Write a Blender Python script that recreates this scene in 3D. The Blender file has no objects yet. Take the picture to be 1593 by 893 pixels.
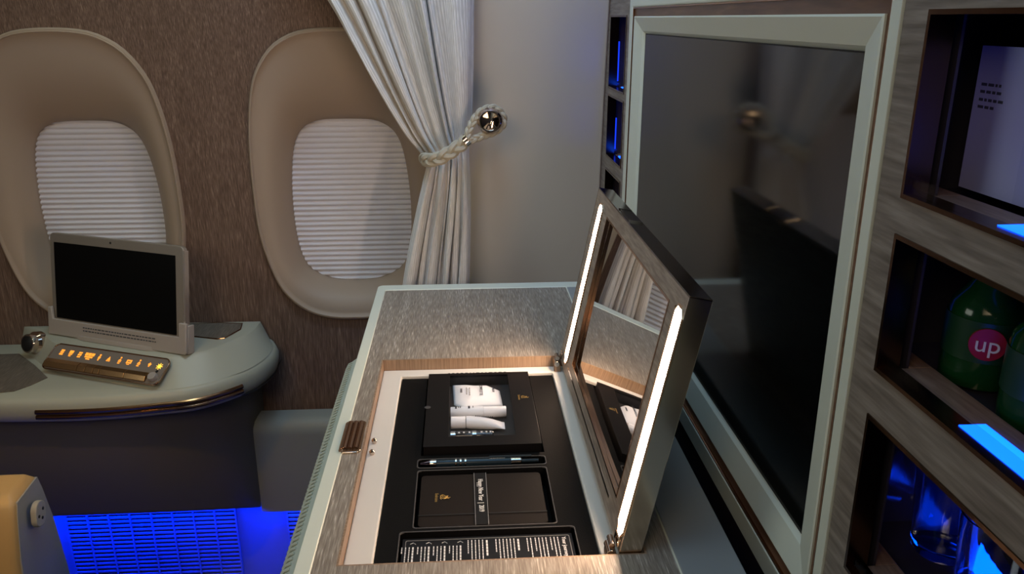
import bpy, bmesh, math, random
from mathutils import Vector, Matrix
random.seed(7)
SC = bpy.context.scene
COL = SC.collection
H = 1.2                                   # eye height: all z values below are measured from eye level

# ---------------------------------------------------------------- camera
F = 1261.0
PIT = math.atan(418 / F)
YAW = math.atan(84 / math.hypot(F, 418))
cam = bpy.data.objects.new('camera', bpy.data.cameras.new('camera'))
COL.objects.link(cam)
cam.location = (0, 0, H)
cam.rotation_euler = (math.pi / 2 - PIT, 0, -YAW)
cam.data.sensor_width = 36
cam.data.lens = F / 1593 * 36
cam.data.clip_start = 0.01
SC.camera = cam

# ---------------------------------------------------------------- world, lights, exposure
SC.view_settings.view_transform = 'Standard'
SC.view_settings.look = 'None'
SC.view_settings.gamma = 1
SC.view_settings.use_curve_mapping = False
SC.view_settings.exposure = 0.0
W = bpy.data.worlds.new('world'); SC.world = W
W.use_nodes = True
W.node_tree.nodes['Background'].inputs[0].default_value = (.5, .55, .6, 1)
W.node_tree.nodes['Background'].inputs[1].default_value = 0.02

def area(name, loc, target, size, power, color, spread=180):
    d = bpy.data.lights.new(name, 'AREA')
    d.shape = 'RECTANGLE'; d.size, d.size_y = size
    d.energy = power; d.color = color; d.spread = math.radians(spread)
    o = bpy.data.objects.new(name, d); COL.objects.link(o)
    o.location = (loc[0], loc[1], loc[2] + H)
    v = Vector((target[0], target[1], target[2] + H)) - o.location
    o.rotation_euler = v.to_track_quat('-Z', 'Y').to_euler()
    return o

area('ceiling_light', (-.06, .66, .88), (-.02, .85, -.5), (.62, .9), 5.2, (.35, .66, 1.0))
area('window_wash_light', (-.45, 1.25, .86), (-.40, 1.55, -.3), (1.4, .10), 2.0, (.75, .82, .55), 130)
area('curtain_wash_light', (-.16, 1.10, .86), (-.10, 1.55, -.1), (.3, .10), 1.0, (.5, .7, 1.0), 90)
area('mood_light', (.20, 1.15, .70), (.27, 1.58, .1), (.10, .10), .45, (.12, .25, 1.0), 90)
area('front_fill_light', (-.55, -.45, .45), (-.45, 1.6, -.2), (.7, .5), 2.1, (1.0, .74, .46), 100)  # added fill from behind the viewer to brighten the window side
area('side_fill_light', (-1.55, .55, .10), (.28, .75, -.2), (.7, .5), 1.6, (.92, .97, .84), 120)  # added fill from the left to brighten the television bezel
area('seat_reading_light', (-.75, .35, .80), (-.66, .98, -.6), (.05, .05), .35, (1.0, .5, .1), 40)

# ---------------------------------------------------------------- point helpers
FW = Vector((math.sin(YAW) * math.cos(PIT), math.cos(YAW) * math.cos(PIT), -math.sin(PIT)))
RT = Vector((math.cos(YAW), -math.sin(YAW), 0))
UP = RT.cross(FW)
def ray(u, v): return FW + RT * (u - 796.5) / F - UP * (v - 446.5) / F
def onX(u, v, X): d = ray(u, v); return d * (X / d.x)
def onY(u, v, Y): d = ray(u, v); return d * (Y / d.y)
def onZ(u, v, Z): d = ray(u, v); return d * (Z / d.z)

# ---------------------------------------------------------------- materials
def mat(name, col, rough=.5, metal=0., emit=None, es=0., coat=0., spec=.5, trans=0., ior=1.45):
    m = bpy.data.materials.new(name); m.use_nodes = True
    b = m.node_tree.nodes['Principled BSDF']
    b.inputs['Base Color'].default_value = (*col, 1)
    b.inputs['Roughness'].default_value = rough
    b.inputs['Metallic'].default_value = metal
    b.inputs['Specular IOR Level'].default_value = spec
    b.inputs['Coat Weight'].default_value = coat
    b.inputs['Transmission Weight'].default_value = trans
    b.inputs['IOR'].default_value = ior
    if emit:
        b.inputs['Emission Color'].default_value = (*emit, 1)
        b.inputs['Emission Strength'].default_value = es
    return m

def streaks(name, stops, scale, rough=.5, bump=.15, rvar=.0, fine=None):
    """veneer / woven surface: noise stretched along one axis of the object"""
    m = mat(name, stops[0][1], rough)
    nt = m.node_tree; N = nt.nodes; L = nt.links
    b = N['Principled BSDF']
    tc = N.new('ShaderNodeTexCoord'); mp = N.new('ShaderNodeMapping')
    mp.inputs['Scale'].default_value = scale
    no = N.new('ShaderNodeTexNoise'); no.inputs['Scale'].default_value = 1; no.inputs['Detail'].default_value = 3
    no.inputs['Roughness'].default_value = .55
    L.new(tc.outputs['Object'], mp.inputs[0]); L.new(mp.outputs[0], no.inputs['Vector'])
    mp2 = N.new('ShaderNodeMapping'); mp2.inputs['Scale'].default_value = tuple(s * .13 for s in scale)
    n2 = N.new('ShaderNodeTexNoise'); n2.inputs['Scale'].default_value = 1; n2.inputs['Detail'].default_value = 2
    L.new(tc.outputs['Object'], mp2.inputs[0]); L.new(mp2.outputs[0], n2.inputs['Vector'])
    mx = N.new('ShaderNodeMath'); mx.operation = 'MULTIPLY_ADD'
    mx.inputs[1].default_value = .25
    sub = N.new('ShaderNodeMath'); sub.operation = 'SUBTRACT'; sub.inputs[1].default_value = .125
    L.new(n2.outputs['Fac'], mx.inputs[0]); L.new(no.outputs['Fac'], mx.inputs[2]); L.new(mx.outputs[0], sub.inputs[0])
    cr = N.new('ShaderNodeValToRGB')
    el = cr.color_ramp.elements
    el[0].position, el[0].color = stops[0][0], (*stops[0][1], 1)
    el[1].position, el[1].color = stops[-1][0], (*stops[-1][1], 1)
    for p, c in stops[1:-1]:
        e = el.new(p); e.color = (*c, 1)
    L.new(sub.outputs[0], cr.inputs[0]); L.new(cr.outputs[0], b.inputs['Base Color'])
    bp = N.new('ShaderNodeBump'); bp.inputs['Strength'].default_value = bump; bp.inputs['Distance'].default_value = .001
    L.new(no.outputs['Fac'], bp.inputs['Height']); L.new(bp.outputs[0], b.inputs['Normal'])
    return m

def soft(name, col, rough=.5, amp=.04, scale=900, coat=0.):
    """leather or painted shell with a very fine grain"""
    m = mat(name, col, rough, coat=coat)
    nt = m.node_tree; N = nt.nodes; L = nt.links
    tc = N.new('ShaderNodeTexCoord'); no = N.new('ShaderNodeTexNoise'); no.inputs['Scale'].default_value = scale
    bp = N.new('ShaderNodeBump'); bp.inputs['Strength'].default_value = amp; bp.inputs['Distance'].default_value = .0006
    L.new(tc.outputs['Object'], no.inputs['Vector']); L.new(no.outputs['Fac'], bp.inputs['Height'])
    L.new(bp.outputs[0], N['Principled BSDF'].inputs['Normal'])
    return m

M = {}
M['console_wood'] = streaks('console_wood', [(.30, (.175, .145, .120)), (.50, (.265, .228, .190)), (.62, (.34, .30, .255)), (.74, (.60, .54, .47))], (680, 42, 680), .42, .3)
M['inlay_wood'] = streaks('inlay_wood', [(.30, (.085, .075, .062)), (.55, (.135, .118, .100)), (.8, (.23, .20, .17))], (680, 42, 680), .45, .15)
M['edge_wood'] = streaks('edge_wood', [(.3, (.20, .13, .085)), (.55, (.30, .20, .13)), (.8, (.40, .28, .19))], (420, 420, 22), .4, .1)
M['wall_cloth'] = streaks('wall_cloth', [(.30, (.085, .051, .036)), (.50, (.147, .092, .067)), (.64, (.195, .128, .096)), (.78, (.33, .235, .185))], (620, 620, 34), .62, .3)
M['cabinet_wood'] = streaks('cabinet_wood', [(.28, (.120, .100, .085)), (.5, (.200, .172, .150)), (.72, (.30, .265, .235))], (150, 14, 190), .4, .12)
M['lid_wood'] = streaks('lid_wood', [(.3, (.20, .155, .125)), (.52, (.31, .25, .205)), (.70, (.42, .35, .295)), (.8, (.62, .55, .48))], (300, 30, 300), .35, .2)
M['groove_wood'] = streaks('groove_wood', [(.3, (.10, .050, .030)), (.6, (.17, .09, .055)), (.8, (.28, .17, .11))], (40, 12, 120), .3, .05)
M['shelf_wood'] = streaks('shelf_wood', [(.3, (.20, .12, .085)), (.6, (.30, .19, .14)), (.8, (.40, .27, .20))], (300, 30, 300), .35, .05)
M['shell'] = soft('shell', (.36, .375, .32), .38)
M['rim'] = soft('rim', (.68, .72, .63), .35)
M['bezel'] = soft('bezel', (.68, .73, .65), .36)
M['reveal'] = soft('reveal', (.36, .28, .215), .55, .02)
M['panel'] = soft('panel', (.60, .53, .42), .55, .08, 1400)
M['side_shelf'] = soft('side_shelf', (.28, .30, .31), .35)
M['cream'] = mat('cream', (.70, .68, .64), .45)
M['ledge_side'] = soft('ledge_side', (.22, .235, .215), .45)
M['leather'] = soft('leather', (.44, .49, .43), .5, .15, 1200)
M['thread'] = mat('thread', (.48, .53, .47), .7)
M['chrome'] = mat('chrome', (.62, .52, .44), .08, 1)
M['bronze'] = mat('bronze', (.42, .26, .17), .14, 1)
M['dark_bronze'] = mat('dark_bronze', (.13, .075, .045), .2, 1)
M['copper'] = mat('copper', (.80, .55, .36), .3, 1)
M['side_metal'] = mat('side_metal', (.74, .63, .50), .16, 1)
M['steel'] = mat('steel', (.70, .66, .62), .12, 1)
M['gold'] = mat('gold', (.60, .40, .14), .35, .8)
M['black'] = mat('black', (.006, .006, .007), .5)
M['kit_black'] = soft('kit_black', (.0016, .0016, .002), .6, .2, 700)
M['kit_box'] = soft('kit_box', (.005, .0045, .005), .42, .1, 700)
M['notebook'] = soft('notebook', (.014, .010, .008), .42, .2, 1200)
M['band'] = mat('band', (.012, .012, .013), .4)
M['print_white'] = mat('print_white', (.75, .75, .75), .6)
M['print_grey'] = mat('print_grey', (.30, .30, .30), .6)
M['print_dark'] = mat('print_dark', (.05, .055, .07), .6)
M['pen_blue'] = mat('pen_blue', (.010, .022, .034), .25, .3)
M['card_black'] = mat('card_black', (.012, .013, .016), .4)
M['white_plastic'] = mat('white_plastic', (.93, .95, .99), .3)
M['sachet'] = mat('sachet', (.93, .95, .98), .38)
M['screen'] = mat('screen', (.0006, .0009, .0011), .08, spec=.5)
M['dark_screen'] = mat('dark_screen', (.002, .002, .002), .30, spec=.25)
M['monitor_shell'] = mat('monitor_shell', (.27, .235, .20), .35, .3)
M['dock'] = mat('dock', (.36, .325, .30), .42)
M['mirror'] = mat('mirror', (.80, .76, .72), .015, 1)
for k_ in ('kit_black', 'kit_box', 'notebook', 'band', 'card_black'):
    M[k_].node_tree.nodes['Principled BSDF'].inputs['Specular IOR Level'].default_value = .16
M['lit_strip'] = mat('lit_strip', (1, .9, .8), .4, emit=(1.0, .71, .50), es=76.)
M['icon'] = mat('icon', (.8, .3, .05), .5, emit=(1.0, .34, .03), es=1.1)
M['icon_bright'] = mat('icon_bright', (.8, .5, .05), .5, emit=(1.0, .55, .04), es=2.2)
M['panel_face'] = mat('panel_face', (.20, .175, .155), .35, .1)
M['amber'] = mat('amber', (.36, .215, .105), .2, .85)
M['blue_led'] = mat('blue_led', (.1, .3, 1), .4, emit=(.0, .045, 1.0), es=9.)
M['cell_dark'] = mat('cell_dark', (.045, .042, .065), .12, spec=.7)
M['cell_mirror'] = mat('cell_mirror', (.07, .068, .09), .05, 1)
M['vent'] = soft('vent', (.13, .18, .34), .55)  # white panel; part of the blue wash is put into this colour
M['vent_back'] = mat('vent_back', (.02, .02, .03), .8)
M['seat_shell'] = soft('seat_shell', (.42, .28, .12), .42)
M['floor'] = mat('floor', (.018, .016, .018), .9)
M['ceiling'] = mat('ceiling', (.40, .38, .36), .8)
M['far_wall'] = mat('far_wall', (.22, .19, .165), .7)
M['rope'] = soft('rope', (.42, .38, .295), .5, .1, 900)
M['bottle_green'] = mat('bottle_green', (.01, .075, .02), .12, trans=.3)
M['label_red'] = mat('label_red', (.34, .010, .014), .4)
M['label_green'] = mat('label_green', (.010, .050, .018), .4)
M['label_yellow'] = mat('label_yellow', (.16, .13, .01), .4)
M['paper'] = mat('paper', (.38, .41, .70), .6)  # white paper tinted with the blue glow of the cell
M['glass'] = mat('glass', (.9, .93, 1), .02, trans=1.0, ior=1.45)
M['clear_film'] = None

def clear(name, tint, gloss=.06, rough=.04):
    m = bpy.data.materials.new(name); m.use_nodes = True
    nt = m.node_tree; N = nt.nodes; L = nt.links; N.clear()
    o = N.new('ShaderNodeOutputMaterial'); mx = N.new('ShaderNodeMixShader')
    t = N.new('ShaderNodeBsdfTransparent'); t.inputs[0].default_value = (*tint, 1)
    g = N.new('ShaderNodeBsdfGlossy'); g.inputs['Roughness'].default_value = rough
    mx.inputs[0].default_value = gloss
    L.new(t.outputs[0], mx.inputs[1]); L.new(g.outputs[0], mx.inputs[2]); L.new(mx.outputs[0], o.inputs[0])
    return m
M['clear_film'] = clear('clear_film', (.98, .98, .99), .03, .12)
M['window_pane'] = clear('window_pane', (.96, .96, .96), .035, .06)
M['cell_glass'] = clear('cell_glass', (.9, .9, .93), .03, .03)

# curtain cloth: ribbed weave following the cloth's own UV
def curtain_mat():
    m = mat('curtain_cloth', (.6, .55, .5), .7)
    nt = m.node_tree; N = nt.nodes; L = nt.links; b = N['Principled BSDF']
    b.inputs['Sheen Weight'].default_value = .3
    uv = N.new('ShaderNodeUVMap'); sep = N.new('ShaderNodeSeparateXYZ'); L.new(uv.outputs[0], sep.inputs[0])
    mu = N.new('ShaderNodeMath'); mu.operation = 'MULTIPLY'; mu.inputs[1].default_value = 95 * 2 * math.pi
    si = N.new('ShaderNodeMath'); si.operation = 'SINE'
    L.new(sep.outputs[0], mu.inputs[0]); L.new(mu.outputs[0], si.inputs[0])
    mp = N.new('ShaderNodeMapping'); mp.inputs['Scale'].default_value = (260, 45, 1)
    no = N.new('ShaderNodeTexNoise'); no.inputs['Scale'].default_value = 1; no.inputs['Detail'].default_value = 2
    L.new(uv.outputs[0], mp.inputs[0]); L.new(mp.outputs[0], no.inputs['Vector'])
    ml = N.new('ShaderNodeMath'); ml.operation = 'MULTIPLY_ADD'; ml.inputs[1].default_value = .22
    L.new(si.outputs[0], ml.inputs[0]); L.new(no.outputs['Fac'], ml.inputs[2])
    cr = N.new('ShaderNodeValToRGB'); el = cr.color_ramp.elements
    el[0].position, el[0].color = .25, (.52, .50, .47, 1)
    el[1].position, el[1].color = .85, (.82, .80, .77, 1)
    e = el.new(.55); e.color = (.62, .60, .57, 1)
    L.new(ml.outputs[0], cr.inputs[0]); L.new(cr.outputs[0], b.inputs['Base Color'])
    bp = N.new('ShaderNodeBump'); bp.inputs['Strength'].default_value = .5; bp.inputs['Distance'].default_value = .001
    L.new(ml.outputs[0], bp.inputs['Height']); L.new(bp.outputs[0], b.inputs['Normal'])
    return m
M['curtain'] = curtain_mat()

# ---------------------------------------------------------------- mesh helpers (coordinates relative to eye level)
def BM(): return bmesh.new()
def P3(p): return Vector(p)

def box(bm, x0, x1, y0, y1, z0, z1, mx=None):
    c = [(x, y, z) for x in (x0, x1) for y in (y0, y1) for z in (z0, z1)]
    if mx: c = [mx @ Vector(p) for p in c]
    v = [bm.verts.new(p) for p in c]
    for f in ((0, 1, 3, 2), (4, 6, 7, 5), (0, 4, 5, 1), (2, 3, 7, 6), (0, 2, 6, 4), (1, 5, 7, 3)):
        bm.faces.new([v[i] for i in f])

def hexa(bm, a, b):
    """solid between two quads a (4 points) and b (4 points)"""
    loft(bm, [a, b], cap=True)

def loft(bm, loops, closed=True, cap=True, capstart=None, capend=None):
    rows = [[bm.verts.new(P3(p)) for p in lp] for lp in loops]
    n = len(rows[0])
    for a, b in zip(rows, rows[1:]):
        for i in range(n if closed else n - 1):
            j = (i + 1) % n
            bm.faces.new((a[i], a[j], b[j], b[i]))
    if capstart if capstart is not None else cap: bm.faces.new(rows[0][::-1])
    if capend if capend is not None else cap: bm.faces.new(rows[-1])
    return rows

def prism(bm, poly, z0, z1, mx=None):
    a = [Vector((x, y, z0)) for x, y in poly]; b = [Vector((x, y, z1)) for x, y in poly]
    if mx: a = [mx @ p for p in a]; b = [mx @ p for p in b]
    loft(bm, [a, b])

def rrect(x0, x1, y0, y1, r, n=5):
    out = []
    for cx, cy, a0 in ((x1 - r, y1 - r, 0), (x0 + r, y1 - r, 90), (x0 + r, y0 + r, 180), (x1 - r, y0 + r, 270)):
        for k in range(n + 1):
            a = math.radians(a0 + 90 * k / n)
            out.append((cx + r * math.cos(a), cy + r * math.sin(a)))
    return out

def ring(bm, outer, inner, z0, z1, mx=None):
    """flat frame between two outlines with equal point counts"""
    lp = [[Vector((x, y, z)) for x, y in pl] for pl, z in ((outer, z0), (outer, z1), (inner, z1), (inner, z0), (outer, z0))]
    if mx: lp = [[mx @ p for p in l] for l in lp]
    rows = [[bm.verts.new(p) for p in l] for l in lp[:4]]
    n = len(outer)
    for k in range(4):
        a, b = rows[k], rows[(k + 1) % 4]
        for i in range(n):
            j = (i + 1) % n
            bm.faces.new((a[i], a[j], b[j], b[i]))

def catmull(pts, n=8, closed=False):
    pts = [Vector(p) for p in pts]; out = []
    m = len(pts)
    for i in range(m if closed else m - 1):
        g = (lambda k: pts[k % m]) if closed else (lambda k: pts[max(0, min(m - 1, k))])
        p0, p1, p2, p3 = g(i - 1), g(i), g(i + 1), g(i + 2)
        for k in range(n):
            t = k / n
            out.append(.5 * ((2 * p1) + (p2 - p0) * t + (2 * p0 - 5 * p1 + 4 * p2 - p3) * t * t + (3 * p1 - p0 - 3 * p2 + p3) * t ** 3))
    if not closed: out.append(pts[-1].copy())
    return out

def tube(bm, pts, r, seg=10, closed=False, ref=Vector((0, 0, 1))):
    pts = [Vector(p) for p in pts]; n = len(pts); rows = []
    for i, p in enumerate(pts):
        a = pts[(i - 1) % n] if (closed or i > 0) else pts[0]
        b = pts[(i + 1) % n] if (closed or i < n - 1) else pts[-1]
        d = (b - a).normalized()
        u = d.cross(ref)
        if u.length < .05: u = d.cross(Vector((1, 0, 0)))
        u.normalize(); w = d.cross(u)
        rr = r[i] if isinstance(r, (list, tuple)) else r
        rows.append([bm.verts.new(p + (u * math.cos(t) + w * math.sin(t)) * rr) for t in [2 * math.pi * k / seg for k in range(seg)]])
    m = n if closed else n - 1
    for i in range(m):
        a, b = rows[i], rows[(i + 1) % n]
        for k in range(seg):
            j = (k + 1) % seg
            bm.faces.new((a[k], a[j], b[j], b[k]))
    if not closed:
        bm.faces.new(rows[0][::-1]); bm.faces.new(rows[-1])

def lathe(bm, prof, mx, seg=32, cap=True):
    """prof: (radius, height) pairs around local z"""
    rows = []
    for r, h in prof:
        if r < 1e-6: rows.append([bm.verts.new(mx @ Vector((0, 0, h)))])
        else: rows.append([bm.verts.new(mx @ Vector((r * math.cos(2 * math.pi * k / seg), r * math.sin(2 * math.pi * k / seg), h))) for k in range(seg)])
    for a, b in zip(rows, rows[1:]):
        for k in range(seg):
            j = (k + 1) % seg
            if len(a) == 1 and len(b) == 1: continue
            if len(a) == 1: bm.faces.new((a[0], b[j], b[k]))
            elif len(b) == 1: bm.faces.new((a[k], a[j], b[0]))
            else: bm.faces.new((a[k], a[j], b[j], b[k]))
    if cap:
        if len(rows[0]) > 1: bm.faces.new(rows[0][::-1])
        if len(rows[-1]) > 1: bm.faces.new(rows[-1])

def frame(o, x, y, z):
    return Matrix(((x[0], y[0], z[0], o[0]), (x[1], y[1], z[1], o[1]), (x[2], y[2], z[2], o[2]), (0, 0, 0, 1)))

# ---------------------------------------------------------------- object helpers
ORIG = {}
def obj(name, bm, m, parent=None, smooth=False, bevel=0., bseg=2, angle=35, kind=None, label=None):
    bmesh.ops.recalc_face_normals(bm, faces=bm.faces[:])
    if parent is None:
        xs = [v.co.x for v in bm.verts]; ys = [v.co.y for v in bm.verts]; zs = [v.co.z for v in bm.verts]
        o0 = Vector(((min(xs) + max(xs)) / 2, (min(ys) + max(ys)) / 2, min(zs)))
    else: o0 = ORIG[parent.name]
    bmesh.ops.translate(bm, verts=bm.verts[:], vec=-o0)
    me = bpy.data.meshes.new(name); bm.to_mesh(me); bm.free()
    for p in me.polygons: p.use_smooth = bool(smooth)
    if smooth: me.set_sharp_from_angle(angle=math.radians(angle))
    me.materials.append(m)
    o = bpy.data.objects.new(name, me); COL.objects.link(o)
    ORIG[o.name] = o0
    if parent is None: o.location = (o0.x, o0.y, o0.z + H)
    else: o.parent = parent
    if bevel:
        b = o.modifiers.new('bevel', 'BEVEL'); b.width = bevel; b.segments = bseg; b.limit_method = 'ANGLE'
        b.angle_limit = math.radians(30); b.harden_normals = False
    if kind: o['kind'] = kind
    if label: o['label'] = label
    return o

def thing(name, label, cat, loc, group=None):
    o = bpy.data.objects.new(name, None); COL.objects.link(o)
    o.empty_display_size = .02
    o.location = (loc[0], loc[1], loc[2] + H); ORIG[o.name] = Vector(loc)
    o['label'] = label; o['category'] = cat
    if group: o['group'] = group
    return o
def structure(name, loc):
    o = bpy.data.objects.new(name, None); COL.objects.link(o)
    o.location = (loc[0], loc[1], loc[2] + H); ORIG[o.name] = Vector(loc)
    o['kind'] = 'structure'
    return o
def tag(o, label, cat, group=None):
    o['label'] = label; o['category'] = cat
    if group: o['group'] = group
    return o

def text(name, body, size, mx, m, parent, depth=.0002, align='LEFT', sx=1.0, label=None):
    cu = bpy.data.curves.new('lettering', 'FONT'); cu.body = body; cu.size = size; cu.extrude = depth; cu.align_x = align; cu.align_y = 'CENTER'
    to = bpy.data.objects.new('lettering', cu); COL.objects.link(to)
    me = bpy.data.meshes.new_from_object(to)
    bpy.data.objects.remove(to)
    bm = BM(); bm.from_mesh(me)
    for v in bm.verts: v.co = mx @ Vector((v.co.x * sx, v.co.y, v.co.z))
    return obj(name, bm, m, parent, label=label)

# ================================================================ SETTING
def wallY(z): return 1.62 - .13 * max(0, z + .55) ** 2

HALF = [(0, -.019), (.063, -.024), (.105, -.042), (.132, -.067), (.155, -.105), (.168, -.15), (.177, -.21), (.181, -.27), (.182, -.33), (.180, -.40),
        (.170, -.46), (.151, -.52), (.125, -.557), (.09, -.583), (.045, -.596), (0, -.598)]
OPEN = [(0, -.190), (.05, -.192), (.08, -.203), (.100, -.224), (.112, -.26), (.119, -.31), (.122, -.36), (.121, -.42), (.114, -.47), (.098, -.505),
        (.065, -.526), (.03, -.533), (0, -.534)]
def outline(half, cx, n=96):
    """full closed outline resampled to n points, starting at the top middle, clockwise seen from the room"""
    pts = [Vector((x, z, 0)) for x, z in half] + [Vector((-x, z, 0)) for x, z in half[-2:0:-1]]
    sm = catmull(pts, 10, True)
    L = [0]
    for a, b in zip(sm, sm[1:] + sm[:1]): L.append(L[-1] + (b - a).length)
    out = []; k = 0
    for i in range(n):
        t = L[-1] * i / n
        while L[k + 1] < t: k += 1
        a, b = sm[k], sm[(k + 1) % len(sm)]
        f = (t - L[k]) / (L[k + 1] - L[k])
        p = a.lerp(b, f); out.append((p.x + cx, p.y))
    return out

CX = (-.735, -.228)
XB = (-1.75, -.4815, .29)
ZB = (-1.26, .9)
bm = BM()
for cx, x0, x1 in ((CX[0], XB[0], XB[1]), (CX[1], XB[1], XB[2])):
    ol = outline(HALF, cx)
    rect = []
    for x, z in ol:                                   # project radially on the bay's rectangle
        dx, dz = x - cx, z + .31
        tx = ((x1 - cx) / dx if dx > 0 else (x0 - cx) / dx) if abs(dx) > 1e-6 else 1e9
        tz = ((ZB[1] + .31) / dz if dz > 0 else (ZB[0] + .31) / dz) if abs(dz) > 1e-6 else 1e9
        t = min(tx, tz); rect.append((cx + dx * t, -.31 + dz * t))
    loops = []
    for k in range(13):
        f = (k / 12) ** 1.4
        loops.append([(a + (c - a) * f, wallY(b + (d - b) * f), b + (d - b) * f) for (a, b), (c, d) in zip(ol, rect)])
    loft(bm, loops, cap=False)
    # corners of the bay
    corners = [(x0, ZB[0]), (x0, ZB[1]), (x1, ZB[0]), (x1, ZB[1])]
    last = loops[-1]
    for c in corners:
        order = sorted(range(len(last)), key=lambda i: (last[i][0] - c[0]) ** 2 + (last[i][2] - c[1]) ** 2)
        # nearest point on each of the two sides
        sideA = min((i for i in range(len(last)) if abs(last[i][0] - c[0]) < 1e-4), key=lambda i: abs(last[i][2] - c[1]), default=None)
        sideB = min((i for i in range(len(last)) if abs(last[i][2] - c[1]) < 1e-4), key=lambda i: abs(last[i][0] - c[0]), default=None)
        if sideA is not None and sideB is not None:
            q = [bm.verts.new(last[sideA]), bm.verts.new((c[0], wallY(c[1]), c[1])), bm.verts.new(last[sideB])]
            bm.faces.new(q)
bmesh.ops.remove_doubles(bm, verts=bm.verts[:], dist=1e-5)
obj('wall_window_side', bm, M['wall_cloth'], smooth=True, kind='structure')

for i, cx in enumerate(CX):
    w = structure('window_%d' % (i + 1), (cx, 1.6, -.598))
    o1 = outline(HALF, cx); o2 = outline(OPEN, cx)
    def sc(ol, s, dy, cz=-.31):
        return [(cx + (x - cx) * s, wallY(z) + dy, cz + (z - cz) * s) for x, z in ol]
    bm = BM()
    # raised lip then a soft bowl sliding down to the shade opening
    loops = [sc(o1, 1.012, .004), sc(o1, 1.012, -.004), sc(o1, 1.002, -.0075), sc(o1, .985, -.0075), sc(o1, .972, -.003)]
    N = 14
    for k in range(1, N + 1):
        t = k / N
        lp = []
        for (x, z), (a, b) in zip(o1, o2):
            xx = cx + (x - cx) * .972; zz = -.31 + (z + .31) * .972
            u = t
            px, pz = xx + (a - xx) * u, zz + (b - zz) * u
            d = .010 * t + .050 * t ** 3.2
            lp.append((px, wallY(pz) - .003 + d, pz))
        loops.append(lp)
    inner = loops[-1]
    loops.append([(cx + (x - cx) * .997, y + .012, z) for x, y, z in inner])
    loft(bm, loops, cap=False)
    obj('window_frame', bm, M['reveal'], w, smooth=True, angle=50)
    # thin piping on the lip
    bm = BM()
    tube(bm, sc(o1, .990, -.0080)[:], .0016, 6, True, Vector((0, 1, 0)))
    obj('frame_piping', bm, M['reveal'], w, smooth=True)
    # pleated shade
    bm = BM(); rows = []
    z0, z1, n = -.56, -.165, 180
    for k in range(n + 1):
        z = z0 + (z1 - z0) * k / n
        y = wallY(z) + .070 - .0062 * abs(math.sin(math.pi * k / 5)) ** .8
        rows.append([bm.verts.new((cx + s * .14, y, z)) for s in (-1, 1)])
    for a, b in zip(rows, rows[1:]): bm.faces.new((a[0], a[1], b[1], b[0]))
    obj('pleated_shade', bm, mat('shade_cloth_%d' % i, (.90, .90, .97), .7), w, smooth=True, angle=60)
    bm = BM()
    lp = [(x, wallY(z) + .058, z) for x, z in o2]
    lp2 = [(x, wallY(z) + .0595, z) for x, z in o2]
    loft(bm, [lp, lp2])
    obj('window_pane', bm, M['window_pane'], w)

# beige padded closing panel behind the curtain, between the wall cloth and the cabinet
bm = BM(); rows = []
for k in range(25):
    z = -.62 + 1.5 * k / 24
    y = wallY(z) - .022
    xs = [.012, .05, .09, .12, .15, .18, .21, .24, .262, .2812]
    fr = [(x, y + .0195 * (max(0, x - .10) / .18) ** 2, z) for x in xs]
    rows.append([(.012, y + .045, z)] + fr + [(.2812, y + .045, z)])
loft(bm, rows)
o = obj('closing_panel', bm, M['panel'], smooth=True, bevel=.003)
tag(o, 'beige padded wall panel behind the curtain knob, right of the curtain', 'panel')

bm = BM(); box(bm, -1.75, .6, -.7, 1.75, -1.29, -1.26); obj('floor', bm, M['floor'], kind='structure')
bm = BM(); box(bm, -1.75, .6, -.7, 1.75, .9, .93); obj('ceiling', bm, M['ceiling'], kind='structure')
bm = BM(); box(bm, -1.78, -1.75, -.7, 1.75, -1.26, .9); obj('wall_rear', bm, M['far_wall'], kind='structure')
bm = BM(); box(bm, -1.75, .6, -.73, -.7, -1.26, .9); obj('wall_aisle', bm, M['far_wall'], kind='structure')
bm = BM(); box(bm, .56, .6, -.7, 1.75, -1.26, .9); obj('wall_forward', bm, M['far_wall'], kind='structure')

# blue lit dado under the side ledge: kick panel with two louvred air grilles
def yk(z): return 1.612
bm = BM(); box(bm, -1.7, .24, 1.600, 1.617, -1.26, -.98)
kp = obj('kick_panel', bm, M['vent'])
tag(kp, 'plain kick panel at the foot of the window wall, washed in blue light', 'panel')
def grille(x0, x1, ncol, label):
    g = thing('air_grille', label, 'air grille', ((x0 + x1) / 2, 1.598, -1.255), 'louvred air grilles in the kick panel')
    bm = BM(); box(bm, x0, x1, 1.5985, 1.5998, -1.255, -1.012); obj('grille_back', bm, M['vent_back'], g)
    bm = BM()
    z = -1.014
    while z > -1.250:
        hexa(bm, [(x0, 1.5985, z), (x1, 1.5985, z), (x1, 1.5985, z - .0055), (x0, 1.5985, z - .0055)],
                 [(x0, 1.5935, z - .0010), (x1, 1.5935, z - .0010), (x1, 1.5935, z - .0055), (x0, 1.5935, z - .0055)])
        z -= .0107
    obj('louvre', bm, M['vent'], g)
    for k in range(ncol + 1):
        x = x0 + (x1 - x0) * k / ncol
        b = BM(); box(b, x - .0016, x + .0016, 1.592, 1.5985, -1.255, -1.012)
        obj('rib', b, M['vent'], g)
    return g
grille(-.885, -.518, 8, 'wide blue-lit air grille below the monitor ledge')
grille(-.405, -.13, 6, 'blue-lit air grille partly hidden behind the console, right of the wide one')

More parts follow.
